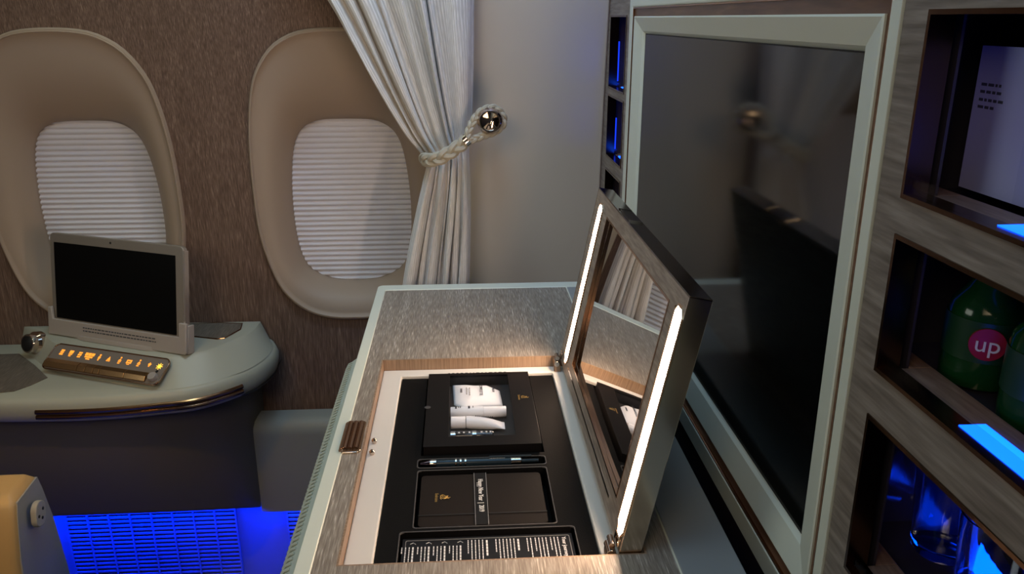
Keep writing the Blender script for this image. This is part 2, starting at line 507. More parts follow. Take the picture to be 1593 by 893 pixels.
# ================================================================ FORWARD WALL: TV, frames, cabinets
XF = .282
def frame_yz(bm, outer, inner, x0, x1):
    """rectangular frame in the plane x = const: (y0,y1,z0,z1) outer and inner, from x0 (front) to x1 (back)"""
    (a, b, c, d), (e, f, g, h) = outer, inner
    ou = [(a, c), (b, c), (b, d), (a, d)]; inn = [(e, g), (f, g), (f, h), (e, h)]
    rows = [[bm.verts.new((x, y, z)) for y, z in pl] for pl, x in ((ou, x0), (ou, x1), (inn, x1), (inn, x0))]
    for k in range(4):
        p, q = rows[k], rows[(k + 1) % 4]
        for i in range(4):
            j = (i + 1) % 4
            bm.faces.new((p[i], p[j], q[j], q[i]))

tv = thing('television', 'large dark television with a pale sloping frame, right of the raised mirror', 'television', (XF, .95, -.463))
bm = BM()                                                  # bevelled bezel, sloping back to the glass
ou = [(.549, -.463), (1.352, -.463), (1.352, .003), (.549, .003)]
inn = [(.586, -.431), (1.3127, -.431), (1.3127, -.0225), (.586, -.0225)]
loops = [[(XF + .02, y, z) for y, z in ou], [(XF, y, z) for y, z in ou],
         [(XF - .0008, y + (.0018 if y < 1 else -.0018), z + (.0018 if z < -.2 else -.0018)) for y, z in ou],
         [(XF + .006, y + (-.004 if y < 1 else .004), z + (-.004 if z < -.2 else .004)) for y, z in inn],
         [(XF + .0105, y, z) for y, z in inn], [(XF + .02, y, z) for y, z in inn]]
loft(bm, loops, cap=False)
obj('bezel', bm, M['bezel'], tv)
bm = BM(); box(bm, XF + .0105, XF + .022, .580, 1.318, -.437, -.0165)
obj('screen_border', bm, M['black'], tv)
bm = BM(); box(bm, XF + .0085, XF + .012, .5872, 1.300, -.4245, -.0238)
obj('screen', bm, M['screen'], tv, label='glossy black glass screen')

sur = thing('television_surround', 'pale moulded surround with a brown groove around the television', 'frame', (XF, .95, -.503))
bm = BM(); frame_yz(bm, (.5410, 1.3585, -.476, .0145), (.549, 1.352, -.463, .003), XF + .0016, XF + .02)
obj('groove', bm, M['groove_wood'], sur, label='brown wooden groove')
bm = BM(); frame_yz(bm, (.5385, 1.3600, -.4785, .0165), (.5410, 1.3585, -.476, .0145), XF - .0012, XF + .01)
obj('metal_trim', bm, M['bronze'], sur, bevel=.0006)
bm = BM(); frame_yz(bm, (.5255, 1.382, -.502, .085), (.5385, 1.3600, -.4785, .0165), XF - .002, XF + .02)
obj('outer_frame', bm, M['bezel'], sur, bevel=.0015)
bm = BM(); box(bm, XF - .001, XF + .02, .5255, 1.382, .085, .62)
obj('top_panel', bm, M['bezel'], sur)

bm = BM(); box(bm, XF + .004, XF + .02, .1, 1.60, -1.26, -.503)  # dark material stands in for the shade of the gap
tag(obj('lower_wall_panel', bm, M['cell_dark'], bevel=.001), 'panel below the television surround, darkened for the shade in the gap behind the console', 'panel')

def cabinet(name, label, y0, y1, oy0, oy1, cells, zlo, zhi, xb, far):
    """face frame with openings and dark boxed cells; cells: list of (z0,z1)"""
    t = thing(name, label, 'cabinet', (XF, (y0 + y1) / 2, zlo))
    bm = BM()
    x0, x1 = XF, XF + .014
    box(bm, x0, x1, y0, oy0, zlo, zhi); box(bm, x0, x1, oy1, y1, zlo, zhi)
    zs = [zlo] + [z for c in sorted(cells) for z in c] + [zhi]
    for a, b in zip(zs[::2], zs[1::2]): box(bm, x0, x1, oy0, oy1, a, b)
    obj('face_frame', bm, M['cabinet_wood'], t)
    for z0, z1 in cells:
        e = .0012
        b = BM(); frame_yz(b, (oy0 - e, oy1 + e, z0 - e, z1 + e), (oy0 + .0018, oy1 - .0018, z0 + .0018, z1 - .0018), x0 - .0012, x1 + .001)
        obj('opening_trim', b, M['dark_bronze'], t)
        iy0, iy1 = oy0 - .0, oy1 + (.066 if not far else .012)
        b = BM()
        xs_ = .306 if not far else x1
        box(b, xs_, xb, iy1, iy1 + .003, z0 - .013, z1 + .003)           # far side
        if not far: box(b, .304, .306, oy1 + .002, iy1, z0 - .013, z1 + .003)
        box(b, x1, xb, iy0 - .003, iy0, z0 - .013, z1 + .003)           # near side
        box(b, x1, xb, iy0, oy1, z1, z1 + .003); box(b, xs_, xb, oy1, iy1, z1, z1 + .003)
        c = obj('cell_lining', b, M['cell_dark'], t)
        b = BM(); box(b, xb, xb + .003, iy0, iy1, z0 - .012, z1); obj('cell_back', b, M['cell_mirror'], t, label='dark mirror back')
        b = BM(); box(b, x1, .322, iy0, oy1, z0 - .012, z0); box(b, .306, .322, oy1, iy1, z0 - .012, z0); obj('cell_floor', b, M['shelf_wood'], t, bevel=.0008)
        b = BM(); box(b, .322, xb, iy0, iy1, z0 - .012, z0 - .009); obj('cell_well', b, M['cell_dark'], t, label='dark sunken strip behind the wooden floor')
    return t

cab = cabinet('display_cabinet', 'wood-veneered cabinet of blue-lit cells at the right edge, beside the television', .24, .525, .305, .494,
              [(-.39, -.264), (-.2285, -.134), (-.108, .004)], -1.26, .62, .430, False)
for z, lab in ((-.108, 1), (-.2285, 2), (-.39, 3)):
    b = BM(); box(b, *((.288, .3045, .315, .408) if lab < 3 else (.398, .414, .455, .545)), z + (.0002 if lab < 3 else -.009), z + (.0024 if lab < 3 else -.0062))
    obj('cell_light', b, M['blue_led'], cab, label='glowing blue light strip')
    b = BM(); box(b, .2842, .2862, .305, .494, z, z + .012)
    obj('retaining_lip', b, M['cell_glass'], cab, label='clear low lip')
sl = mat('side_led', (.0, .0, .1), .3, emit=(.02, .05, 1.), es=.5)
for z0, z1 in ((-.39, -.264), (-.2285, -.134), (-.108, .004)):
    bm = BM(); box(bm, .3075, .3105, .5530, .5590, z0 + .006, z1 - .004)
    obj('side_light', bm, sl, cab, label='faint blue corner light')
bm = BM(); box(bm, .282, .30, -.60, .2395, -1.26, .62)
tag(obj('pale_wall_panel', bm, M['bezel'], bevel=.002), 'pale wall panel next to the cabinet, beyond the right edge', 'panel')

cab2 = cabinet('corner_cabinet', 'narrow cabinet of small blue-lit cells between beige panel and television', 1.382, 1.62, 1.412, 1.560,
               [(-.40, -.277), (-.251, -.137), (-.123, .004)], -1.26, .62, .36, True)
for z in (-.123, -.251):
    b = BM(); box(b, .300, .312, 1.43, 1.53, z + .0002, z + .002)
    obj('cell_light', b, M['blue_led'], cab2, label='glowing blue light strip')
sl = mat('side_led_far', (.0, .0, .1), .3, emit=(.01, .05, 1.), es=1.1)
for z0, z1 in ((-.39, -.29), (-.251, -.137), (-.123, .004)):
    bm = BM(); box(bm, .298, .301, 1.5655, 1.5705, z0 + .01, z1 - .045)
    obj('side_light', bm, sl, cab2, label='blue corner light')

# ================================================================ CONSOLE
ZC = -.47
HX0, HX1, HY0, HY1 = -.118, .163, .6265, 1.0905
con = thing('vanity_console', 'grey-brown veneered console with a white rim and an open sunken compartment', 'console', (.04, .9, -1.26))
def plate(bm, x0, x1, y0, y1, z0, z1):
    """slab with the compartment hole cut out"""
    ou = [(x0, y0), (x1, y0), (x1, y1), (x0, y1)]; inn = [(HX0 - .002, HY0 - .002), (HX1 + .002, HY0 - .002), (HX1 + .002, HY1 + .002), (HX0 - .002, HY1 + .002)]
    ring(bm, ou, inn, z0, z1)
bm = BM(); plate(bm, -.141, .188, .28, 1.408, ZC - .012, ZC)
obj('veneer_top', bm, M['console_wood'], con)
bm = BM()
ring(bm, rrect(-.157, .246, .26, 1.437, .010), rrect(-.1412, .1882, .2798, 1.4082, .004), ZC - .03, ZC + .0012)
obj('white_rim', bm, M['rim'], con, smooth=True, bevel=.002)
bm = BM(); box(bm, .1895, .2462, .262, 1.404, ZC - .02, ZC + .0018)
obj('side_shelf', bm, M['side_shelf'], con, bevel=.0012, label='smooth grey strip beside the veneer, under the television')
bm = BM()
ring(bm, [(HX0 - .002, HY0 - .002), (HX1 + .002, HY0 - .002), (HX1 + .002, HY1 + .002), (HX0 - .002, HY1 + .002)],
     [(HX0, HY0), (HX1, HY0), (HX1, HY1), (HX0, HY1)], ZC - .0170, ZC - .0002)
obj('compartment_edge', bm, M['edge_wood'], con)
bm = BM(); box(bm, -.150, .240, .27, 1.43, -1.26, -.53)
box(bm, -.150, HX0 - .002, .27, 1.43, -.53, -.4825); box(bm, HX1 + .002, .240, .27, 1.43, -.53, -.4825)
box(bm, HX0 - .002, HX1 + .002, .27, HY0 - .002, -.53, -.4825); box(bm, HX0 - .002, HX1 + .002, HY1 + .002, 1.43, -.53, -.4825)
obj('body', bm, M['ledge_side'], con)
# cream liner frame in the compartment, and the compartment's floor
bm = BM()
LZ = -.4865
ring(bm, [(HX0, HY0), (HX1, HY0), (HX1, HY1), (HX0, HY1)], [(-.0905, HY0 + .012), (.1265, HY0 + .012), (.1265, 1.069), (-.0905, 1.069)], -.528, LZ)
obj('liner', bm, M['cream'], con, bevel=.0015)
# stitched leather flank on the outboard side
bm = BM()
prof = [(-.157, ZC - .012), (-.163, ZC - .012), (-.172, ZC - .018), (-.178, ZC - .032), (-.181, ZC - .06), (-.183, ZC - .16), (-.157, ZC - .16)]
loft(bm, [[(x, .27, z) for x, z in prof], [(x, 1.12, z) for x, z in prof], [(x + .006, 1.135, z) for x, z in prof]])
obj('leather_flank', bm, M['leather'], con, smooth=True, label='stitched pale leather side pad')
bm = BM()
for k in range(66):
    y = .60 + k * .0079
    tube(bm, [(-.1655, y, ZC - .0125), (-.171, y + .001, ZC - .0155), (-.1755, y, ZC - .024)], .0013, 6)
obj('stitching', bm, M['thread'], con, smooth=True)

# push latch on the left of the top, two locking pins inside the compartment
lt = thing('push_latch', 'small bronze ribbed push latch set in the console top, left of the compartment', 'latch', (-.1335, .862, ZC))
bm = BM()
for dx in (-.0065, 0, .0065):
    tube(bm, [(-.1335 + dx, .832, ZC + .0015), (-.1335 + dx, .896, ZC + .0015)], .0036, 12)
obj('latch_bar', bm, M['bronze'], lt, smooth=True)
bm = BM(); ring(bm, rrect(-.1335 - .0125, -.1335 + .0125, .824, .900, .006), rrect(-.1335 - .0100, -.1335 + .0100, .8275, .8965, .005), ZC - .001, ZC + .0028)
obj('latch_frame', bm, M['chrome'], lt, smooth=True, bevel=.0006)
for y in (.878, .851):
    bm = BM(); lathe(bm, [(.0025, 0), (.0032, .002), (.0032, .004), (.0015, .0062), (0, .0066)], Matrix.Translation((-.111, y, LZ)), 14)
    tag(obj('locking_pin', bm, M['chrome'], smooth=True), 'tiny chrome locking pin on the cream ledge, ' + ('farther one' if y > .86 else 'nearer one') + ' of the pair by the latch', 'pin', 'locking pins by the latch')

# faint printed row on the liner behind the amenity box
def dashes(bm, p, du, dv, n, wmin, wmax, h, gap, rnd, lift=.0003, maxlen=None):
    """a row of small printed strokes along du starting at p"""
    s = 0
    for k in range(n):
        w = rnd.uniform(wmin, wmax)
        if maxlen and s + w > maxlen: break
        a = p + du * s; nn = du.cross(dv).normalized() * lift
        q = [a - dv * h / 2, a + du * w - dv * h / 2, a + du * w + dv * h / 2, a + dv * h / 2]
        loft(bm, [[x + nn * .2 for x in q], [x + nn for x in q]])
        s += w + gap
rnd = random.Random(3)
bm = BM()
dashes(bm, Vector((-.024, 1.0735, LZ)), Vector((1, 0, 0)), Vector((0, 1, 0)), 14, .0015, .005, .0035, .003, rnd)
obj('printed_marks', bm, M['print_dark'], con)

# ---------------------------------------------------------------- mirror lid
LO = Vector((.1405, 0, -.466)); LWD = Vector((.192, 0, .981)).normalized(); LN = Vector((.981, 0, -.192)).normalized()
def LM():  # local (y, w, n) -> world
    return Matrix(((0, LWD.x, LN.x, LO.x), (1, 0, 0, 0), (0, LWD.z, LN.z, LO.z), (0, 0, 0, 1)))
LMX = LM()
lid = thing('mirror_lid', 'raised vanity lid with a mirror between two glowing light strips', 'mirror', (.14, .86, -.466))
LY0, LY1, LW1, LT = .6285, 1.088, .250, .020
my0, my1, mw0, mw1 = .678, .998, .024, .229
bm = BM()
ring(bm, [(LY0 + .001, -.006), (LY1 - .001, -.006), (LY1 - .001, LW1 - .001), (LY0 + .001, LW1 - .001)], [(my0, mw0), (my1, mw0), (my1, mw1), (my0, mw1)], 0, .006, LMX)
obj('lid_frame', bm, M['lid_wood'], lid, label='grey-brown veneer face')
bm = BM(); box(bm, LY0 + .001, LY1 - .001, -.006, LW1 - .001, .007, LT - .001, LMX)
obj('lid_core', bm, M['lid_wood'], lid)
bm = BM(); gr = []
for i in range(41):
    row = []
    for j in range(31):
        a, b = i / 40 * 2 - 1, j / 30 * 2 - 1
        row.append(bm.verts.new(LMX @ Vector(((my0 + my1) / 2 + a * ((my1 - my0) / 2 + .001), (mw0 + mw1) / 2 + b * ((mw1 - mw0) / 2 + .001), .0030 + .0020 * (.6 * a * a + .4 * b * b)))))
    gr.append(row)
for i in range(40):
    for j in range(30): bm.faces.new((gr[i][j], gr[i + 1][j], gr[i + 1][j + 1], gr[i][j + 1]))
obj('mirror_glass', bm, M['mirror'], lid, smooth=True, label='slightly bowed mirror')
bm = BM()
ring(bm, [(my0 - .0012, mw0 - .0012), (my1 + .0012, mw0 - .0012), (my1 + .0012, mw1 + .0012), (my0 - .0012, mw1 + .0012)],
     [(my0 + .001, mw0 + .001), (my1 - .001, mw0 + .001), (my1 - .001, mw1 - .001), (my0 + .001, mw1 - .001)], -.0006, .004, LMX)
obj('mirror_bevel', bm, M['bronze'], lid)
# polished metal edging on the far, near and top sides
bm = BM()
e0, e1 = -.0004, LT
box(bm, LY0 - .0006, LY0 + .001, -.006, LW1, e0, e1, LMX)
obj('side_edging', bm, M['side_metal'], lid, bevel=.0004)
bm = BM()
box(bm, LY1 - .001, LY1 + .0006, -.006, LW1, e0, e1, LMX)
obj('side_edging', bm, M['side_metal'], lid, bevel=.0004)
bm = BM(); box(bm, LY0 - .0006, LY1 + .0006, LW1 - .001, LW1 + .0006, e0, e1, LMX)
obj('top_edging', bm, mat('dark_reflection_chrome', (.16, .13, .11), .12, 1), lid, bevel=.0004, label='polished metal edge with the dark ceiling reflection put into its colour')  # chrome darkened to imitate the dim ceiling it mirrors
bm = BM(); box(bm, LY0 + .002, LY1 - .002, 0, LW1 - .002, LT, LT + .001, LMX)
obj('back_panel', bm, M['lid_wood'], lid)
bm = BM(); box(bm, .895, .955, LW1 + .0004, LW1 + .0016, .003, .017, LMX)
obj('latch_plate', bm, mat('latch_dark', (.10, .085, .075), .1, 1), lid)
bm = BM(); box(bm, .955, .958, LW1 + .0004, LW1 + .0024, .002, .018, LMX); obj('latch_catch', bm, M['steel'], lid)
bm = BM(); box(bm, .892, .895, LW1 + .0004, LW1 + .0024, .002, .018, LMX)
obj('latch_catch', bm, M['steel'], lid)
for ya, yb, wa, wb in ((.6308, .6525, .006, .235), (1.0320, 1.0550, .006, .235)):
    def strip(g): return [(ya - g, wa + .010 - g * .5), ((ya + yb) / 2 - .003, wa - g), ((ya + yb) / 2 + .003, wa - g), (yb + g, wa + .010 - g * .5),
                          (yb + g, wb - .006), (yb - .005, wb + g), (ya + .005, wb + g), (ya - g, wb - .006)]
    f = BM(); ring(f, strip(.0026), strip(0), -.0016, .001, LMX)
    fr = obj('light_bezel', f, M['copper'], lid, bevel=.0004)
    f = BM(); prism(f, strip(-.0003), -.0011, .001, LMX)
    obj('light_strip', f, M['lit_strip'], lid, label='glowing warm white light strip')
# beaded trim beside each strip, on the mirror side
for y in (.6556, 1.0292):
    bm = BM()
    for k in range(56):
        w = .012 + k * .004
        lathe(bm, [(0, -.0008), (.0009, -.0004), (.0010, .0002)], LMX @ Matrix.Translation((y, w, -.0004)), 6)
    obj('beading', bm, M['bronze'], lid, smooth=True)
# long thin slot on the foot of the lid frame
bm = BM(); box(bm, .70, 1.02, .0075, .0105, -.0006, .0004, LMX); obj('foot_slot', bm, M['steel'], lid)
# the two hinges
for y in (.640, 1.078):
    hg = thing('hinge', ('nearer' if y < .8 else 'farther') + ' shiny copper-coloured hinge of the mirror lid', 'hinge', (.133, y, -.486), 'hinges of the mirror lid')
    b = BM(); tube(b, [(.1325, y - .009, -.474), (.1325, y + .009, -.474)], .0042, 14); obj('knuckle', b, M['chrome'], hg, smooth=True, bevel=.0005)
    b = BM(); tube(b, [(.1335, y - .0075, -.4655), (.1335, y + .0065, -.4655)], .0030, 12); obj('pin', b, M['chrome'], hg, smooth=True)
    b = BM(); box(b, .1285, .1385, y - .008, y + .008, -.4865, -.476); obj('leaf', b, M['bronze'], hg, bevel=.001)
    b = BM(); box(b, y - .008, y + .008, -.002, .008, -.003, -.0002, LMX); obj('leaf', b, M['chrome'], hg, bevel=.001)

# ================================================================ THE GIFT KIT
KT = -.4905   # top of the tray
kx0, kx1, ky0, ky1 = -.0895, .1255, HY0 + .013, 1.068
tray = thing('presentation_tray', 'black foam presentation tray filling the compartment, with recesses for gifts', 'tray', (.018, .85, -.528))
def cells_plate(bm, X0, X1, Y0, Y1, holes, z0, z1):
    """slab with rectangular recesses: built as a grid of blocks around the holes"""
    ys = sorted({Y0, Y1} | {h[2] for h in holes} | {h[3] for h in holes})
    for a, b in zip(ys, ys[1:]):
        xs = sorted({X0, X1} | {v for h in holes if h[2] <= a and h[3] >= b for v in h[:2]})
        for c, d in zip(xs, xs[1:]):
            if any(h[2] <= a and h[3] >= b and h[0] <= c and h[1] >= d for h in holes): continue
            box(bm, c, d, a, b, z0, z1)
R_BOX = (-.054, .0925, .851, 1.066); R_PEN = (-.0565, .0915, .8235, .8415); R_NOTE = (-.0555, .0905, .7075, .8165); R_CARD = (-.068, .107, ky0 + .002, .7005)
bm = BM(); cells_plate(bm, kx0, kx1, ky0, ky1, [R_BOX, R_PEN, R_NOTE, R_CARD], -.515, KT)
box(bm, kx0, kx1, ky0, ky1, -.528, -.515)
bmesh.ops.remove_doubles(bm, verts=bm.verts[:], dist=1e-6)
obj('tray_body', bm, M['kit_black'], tray)
for r in (R_PEN, R_NOTE, R_CARD):
    b = BM(); rr = .004
    ring(b, rrect(r[0] - .0012, r[1] + .0012, r[2] - .0012, r[3] + .0012, rr), rrect(r[0], r[1], r[2], r[3], rr), KT - .001, KT + .0007)
    obj('recess_edge', b, mat('tray_edge', (.06, .058, .06), .4), tray, bevel=.0003)

# amenity box with a clear window
bx = thing('amenity_box', 'flat black gift box with a clear window showing toiletries, top of the tray', 'box', (.019, .96, -.512))
bx0, bx1, by0, by1 = -.0515, .0900, .8560, 1.0635
ZB1 = -.4815
wx0, wx1, wy0, wy1 = -.0215, .0600, .8790, 1.0560
bm = BM(); ring(bm, [(bx0, by0), (bx1, by0), (bx1, by1), (bx0, by1)], [(wx0, wy0), (wx1, wy0), (wx1, wy1), (wx0, wy1)], ZB1 - .0012, ZB1)
obj('box_lid', bm, M['kit_box'], bx, bevel=.0004)
bm = BM()
ring(bm, [(bx0 + .0005, by0 + .0005), (bx1 - .0005, by0 + .0005), (bx1 - .0005, by1 - .0005), (bx0 + .0005, by1 - .0005)],
     [(bx0 + .0022, by0 + .0022), (bx1 - .0022, by0 + .0022), (bx1 - .0022, by1 - .0022), (bx0 + .0022, by1 - .0022)], -.5135, ZB1 - .0013)
box(bm, bx0 + .0022, bx1 - .0022, by0 + .0022, by1 - .0022, -.5149, -.5125)
obj('box_base', bm, M['kit_box'], bx)
bm = BM(); box(bm, bx0 + .003, bx1 - .003, by0 + .003, by1 - .003, -.5120, -.5000)
obj('box_insert', bm, mat('insert_grey', (.035, .032, .032), .5), bx)
bm = BM(); box(bm, wx0 - .001, wx1 + .001, wy0 - .001, wy1 + .001, ZB1 - .0018, ZB1 - .0014)
obj('clear_window', bm, M['clear_film'], bx, label='clear film window')
b = BM(); lathe(b, [(.004, 0), (.004, .0006), (0, .0006)], Matrix.Translation((bx0 + .002, .958, ZB1)), 14)
obj('thumb_notch', b, mat('notch', (.05, .05, .055), .4), bx)
# small metallic emblem and name on the box
def emblem(parent, mx, s, m):
    b = BM()
    for pts, r in (([(0, 0), (.2, .5), (.6, .7), (.8, 1.3), (.5, 1.7)], .10), ([(.4, 0), (.9, .3), (1.3, .9), (1.1, 1.5), (1.3, 2.1)], .09),
                   ([(-.3, .3), (-.1, .9), (.3, 1.2), (.2, 1.9)], .08), ([(.1, .1), (.6, .15), (1.1, 0), (1.5, .3)], .09), ([(.7, 1.0), (.9, 1.9), (.8, 2.4)], .06)):
        tube(b, [mx @ Vector((x * s, y * s, 0)) for x, y in [(p.x, p.y) for p in catmull([(x, y, 0) for x, y in pts], 4)]], r * s, 5)
    obj('emblem', b, m, parent)
# printing is turned a quarter: its reading direction runs toward the viewer (-y), tops of letters point right (+x)
def turned(x, y, z): return frame((x, y, z), (0, -1, 0), (1, 0, 0), (0, 0, 1))
emblem(bx, turned(.0745, .984, ZB1 + .0002), .0042, M['gold'])
text('brand_lettering', 'Emirates', .0042, turned(.0715, .988, ZB1 + .0001), M['gold'], bx)

IT = -.5000
def boxitem(name, label, cat, loc): return thing(name, label, cat, loc, None)
# sachet
pk = thing('towelette_sachet', 'crumpled white towelette sachet printed in grey, behind the box window', 'sachet', (.015, 1.02, IT))
outl = [(704, 589.4), (722, 589.2), (740, 589.6), (758, 590), (768, 594), (777, 597.7), (779.5, 608), (782, 620), (766, 620.5), (750, 621), (736, 623), (722, 625.5), (714, 622), (706, 619), (705, 604)]
bot = [onZ(u, v, ZB1 - .006) for u, v in outl]
cen = sum(bot, Vector()) / len(bot)
bm = BM()
zz = -.4900
def lay(s, z, jit=0): return [Vector((cen.x + (p.x - cen.x) * s, cen.y + (p.y - cen.y) * s, z + jit * math.sin(i * 2.3))) for i, p in enumerate(bot)]
loft(bm, [lay(1, IT + .0015), lay(1.0, IT + .0022), lay(.90, IT + .0042, .0005), lay(.6, IT + .0068, .0009), lay(.25, IT + .0074, .0005)], capstart=True, capend=True)
obj('sachet_body', bm, M['sachet'], pk, smooth=True, angle=70)
zt = IT + .0085
text('print', 'TOWELETTE', .0062, turned(.0215, 1.046, zt), M['print_dark'], pk, .0002)
text('print', 'BODY', .0042, turned(.0385, 1.031, zt), M['print_dark'], pk, .0002)
text('print', 'HAND', .0045, turned(-.006, 1.034, zt), M['print_dark'], pk, .0002)
bm = BM(); r2 = random.Random(5)
for k in range(2): dashes(bm, Vector((.0015 + .0042 * k, 1.036, zt)), Vector((0, -1, 0)), Vector((1, 0, 0)), 6, .002, .005, .0016, .0014, r2, maxlen=.026)
obj('fine_print', bm, M['print_grey'], pk)

def taper_tube(bm, x0, x1, y, z, prof, seg=20):
    """prof: (t, halfwidth, halfheight) sections along x"""
    loops = []
    for t, a, b_ in prof:
        loops.append([(x0 + (x1 - x0) * t, y + a * math.cos(2 * math.pi * k / seg), z + b_ * math.sin(2 * math.pi * k / seg)) for k in range(seg)])
    loft(bm, loops)
# straight white tube
t1 = thing('white_tube', 'straight white cream tube with cap, lying between the sachet and the bent tube', 'tube', (.016, .9625, IT))
bm = BM(); taper_tube(bm, -.020, .023, .9625, IT + .0078, [(0, .0070, .0070), (.02, .0076, .0076), (1, .0076, .0076)]); obj('tube_body', bm, M['white_plastic'], t1, smooth=True)
bm = BM(); taper_tube(bm, .0233, .053, .9625, IT + .0076, [(0, .0073, .0073), (.97, .0072, .0072), (1, .0066, .0066)]); obj('cap', bm, M['white_plastic'], t1, smooth=True)
bm = BM()
for x, ln, h in ((-.014, .010, .0022), (-.010, .008, .001), (-.0075, .008, .001), (.003, .011, .0026), (.009, .008, .001)):
    for kk in range(5):
        a = 1.0 + kk * .22
        if kk * .0025 > ln: break
        y = .9625 - .0078 * math.cos(a) * -1 * -1
        box(bm, x, x + h, .9625 + .0078 * math.cos(a) - .0008, .9625 + .0078 * math.cos(a) + .0008, IT + .0078 + .0078 * math.sin(a) - .0002, IT + .0078 + .0078 * math.sin(a) + .0002)
obj('print', bm, M['print_dark'], t1)
# bent tube with crimped end
t2 = thing('crimped_tube', 'white cream tube with a flat crimped end, below the straight tube', 'tube', (.016, .933, IT))
bm = BM(); taper_tube(bm, -.0195, -.0005, .9345, IT + .0080, [(0, .0074, .0072), (.03, .0080, .0078), (.96, .0080, .0078), (1, .0074, .0074)]); obj('cap', bm, M['white_plastic'], t2, smooth=True)
bm = BM(); loops = []
for k, (t, a, b_) in enumerate([(0, .0078, .0078), (.1, .0084, .0082), (.4, .0086, .0080), (.7, .0088, .0058), (.88, .0090, .0030), (.93, .0092, .0012), (1, .0094, .0007)]):
    x = .0003 + .049 * t; yc = .9345 - .007 * t ** 1.5; zc = IT + .0082 - .003 * t
    loops.append([(x, yc + a * math.cos(2 * math.pi * j / 20), zc + b_ * math.sin(2 * math.pi * j / 20)) for j in range(20)])
loft(bm, loops); obj('tube_body', bm, M['white_plastic'], t2, smooth=True)
bm = BM()
for k in range(9): box(bm, .012 + k * .0026, .0135 + k * .0026, .9345 - .0012 * k / 9, .9358 - .0012 * k / 9, IT + .0160 - k * .0002, IT + .0168 - k * .0002)
obj('print', bm, M['print_dark'], t2)
# dark vial
t3 = thing('perfume_vial', 'slim dark glass vial with silver bands at the bottom of the box window', 'vial', (.01, .902, IT))
bm = BM(); taper_tube(bm, -.019, .034, .902, IT + .0062, [(0, .0052, .0052), (.02, .0058, .0058), (.97, .0058, .0058), (1, .0045, .0045)])
obj('vial_body', bm, mat('dark_glass', (.02, .022, .028), .06, spec=.9), t3, smooth=True)
for a, b_ in ((-.0195, -.0135), (.0075, .0125)):
    bm = BM(); taper_tube(bm, a, b_, .902, IT + .0062, [(0, .0061, .0061), (1, .0061, .0061)])
    obj('metal_band', bm, M['steel'], t3, smooth=True)
bm = BM()
for a in (-.010, -.004, .003, .018, .024, .029): box(bm, a, a + .0022, .8985, .9015, IT + .0118, IT + .0124)
obj('print', bm, M['print_white'], t3)

# pen
pen = thing('ballpoint_pen', 'slim dark blue ballpoint pen with three silver rings, in the slot below the box', 'pen', (.008, .8325, -.497))
PZ = -.4905; PY = .8325
bm = BM(); taper_tube(bm, -.0355, .0515, PY, PZ, [(0, .0044, .0044), (.02, .0048, .0048), (1, .0048, .0048)]); obj('barrel', bm, M['pen_blue'], pen, smooth=True)
bm = BM(); taper_tube(bm, -.0540, -.0425, PY, PZ, [(0, .0008, .0008), (.1, .0014, .0014), (1, .0042, .0042)]); obj('tip', bm, mat('pen_tip', (.22, .20, .34), .12, 1), pen, smooth=True)
bm = BM(); taper_tube(bm, -.0425, -.0355, PY, PZ, [(0, .0044, .0044), (.5, .0047, .0047), (1, .0046, .0046)]); obj('collar', bm, M['steel'], pen, smooth=True)
for x in (-.0135, -.0080, -.0025):
    bm = BM(); taper_tube(bm, x, x + .0018, PY, PZ, [(0, .0051, .0051), (1, .0051, .0051)]); obj('ring', bm, M['steel'], pen, smooth=True)
bm = BM(); taper_tube(bm, .0515, .0640, PY, PZ, [(0, .0047, .0047), (.9, .0046, .0046), (1, .003, .003)]); obj('end_cap', bm, M['steel'], pen, smooth=True)
bm = BM(); taper_tube(bm, .0640, .0835, PY, PZ, [(0, .0022, .0022), (1, .0022, .0022)]); obj('push_button', bm, M['pen_blue'], pen, smooth=True)
bm = BM(); box(bm, .026, .076, PY + .0008, PY + .0034, PZ + .0052, PZ + .0062); obj('clip', bm, M['pen_blue'], pen, bevel=.0004)
bm = BM(); r4 = random.Random(8); dashes(bm, Vector((.026, PY - .001, PZ + .0049)), Vector((1, 0, 0)), Vector((0, 1, 0)), 12, .0006, .0014, .0009, .0006, r4); obj('engraving', bm, M['print_grey'], pen)

# notebook
nb = thing('notebook', 'dark brown pocket notebook wrapped by a greeting band, below the pen', 'notebook', (.016, .762, -.514))
nx0, nx1, ny0, ny1, nz = -.0515, .0830, .7120, .8100, -.4925
bm = BM(); prism(bm, rrect(nx0, nx1, ny0, ny1, .005), nz - .0015, nz); prism(bm, rrect(nx0, nx1, ny0, ny1, .005), -.5148, -.5135)
obj('cover', bm, M['notebook'], nb, bevel=.0004)
bm = BM(); box(bm, nx0 + .003, nx1 - .003, ny0 + .002, ny1 - .003, -.5134, nz - .0016); obj('pages', bm, mat('page_edge', (.20, .18, .15), .8), nb)
bm = BM(); box(bm, nx0 - .0003, nx1 + .0003, ny0 + .0185, ny0 + .0205, nz, nz + .0007); obj('elastic', bm, M['black'], nb)
bm = BM()
box(bm, .0085, .0205, ny0 - .0004, ny1 + .0004, nz + .0002, nz + .0010)
obj('greeting_band', bm, M['band'], nb)
bm = BM()
for x in (.0078, .0212): box(bm, x - .00025, x + .00025, ny0 - .0004, ny1 + .0004, nz + .0002, nz + .0013)
obj('band_edge', bm, M['print_grey'], nb)
text('greeting', 'Happy New Year  |  2019', .0078, turned(.0145, .7970, nz + .0012), M['print_white'], nb, .0002, sx=.78)
emblem(nb, turned(-.0295, .7680, nz + .0003), .0046, M['gold'])
text('brand_lettering', 'Emirates', .0052, turned(-.0335, .7725, nz + .0003), M['gold'], nb, .0002, sx=.9)

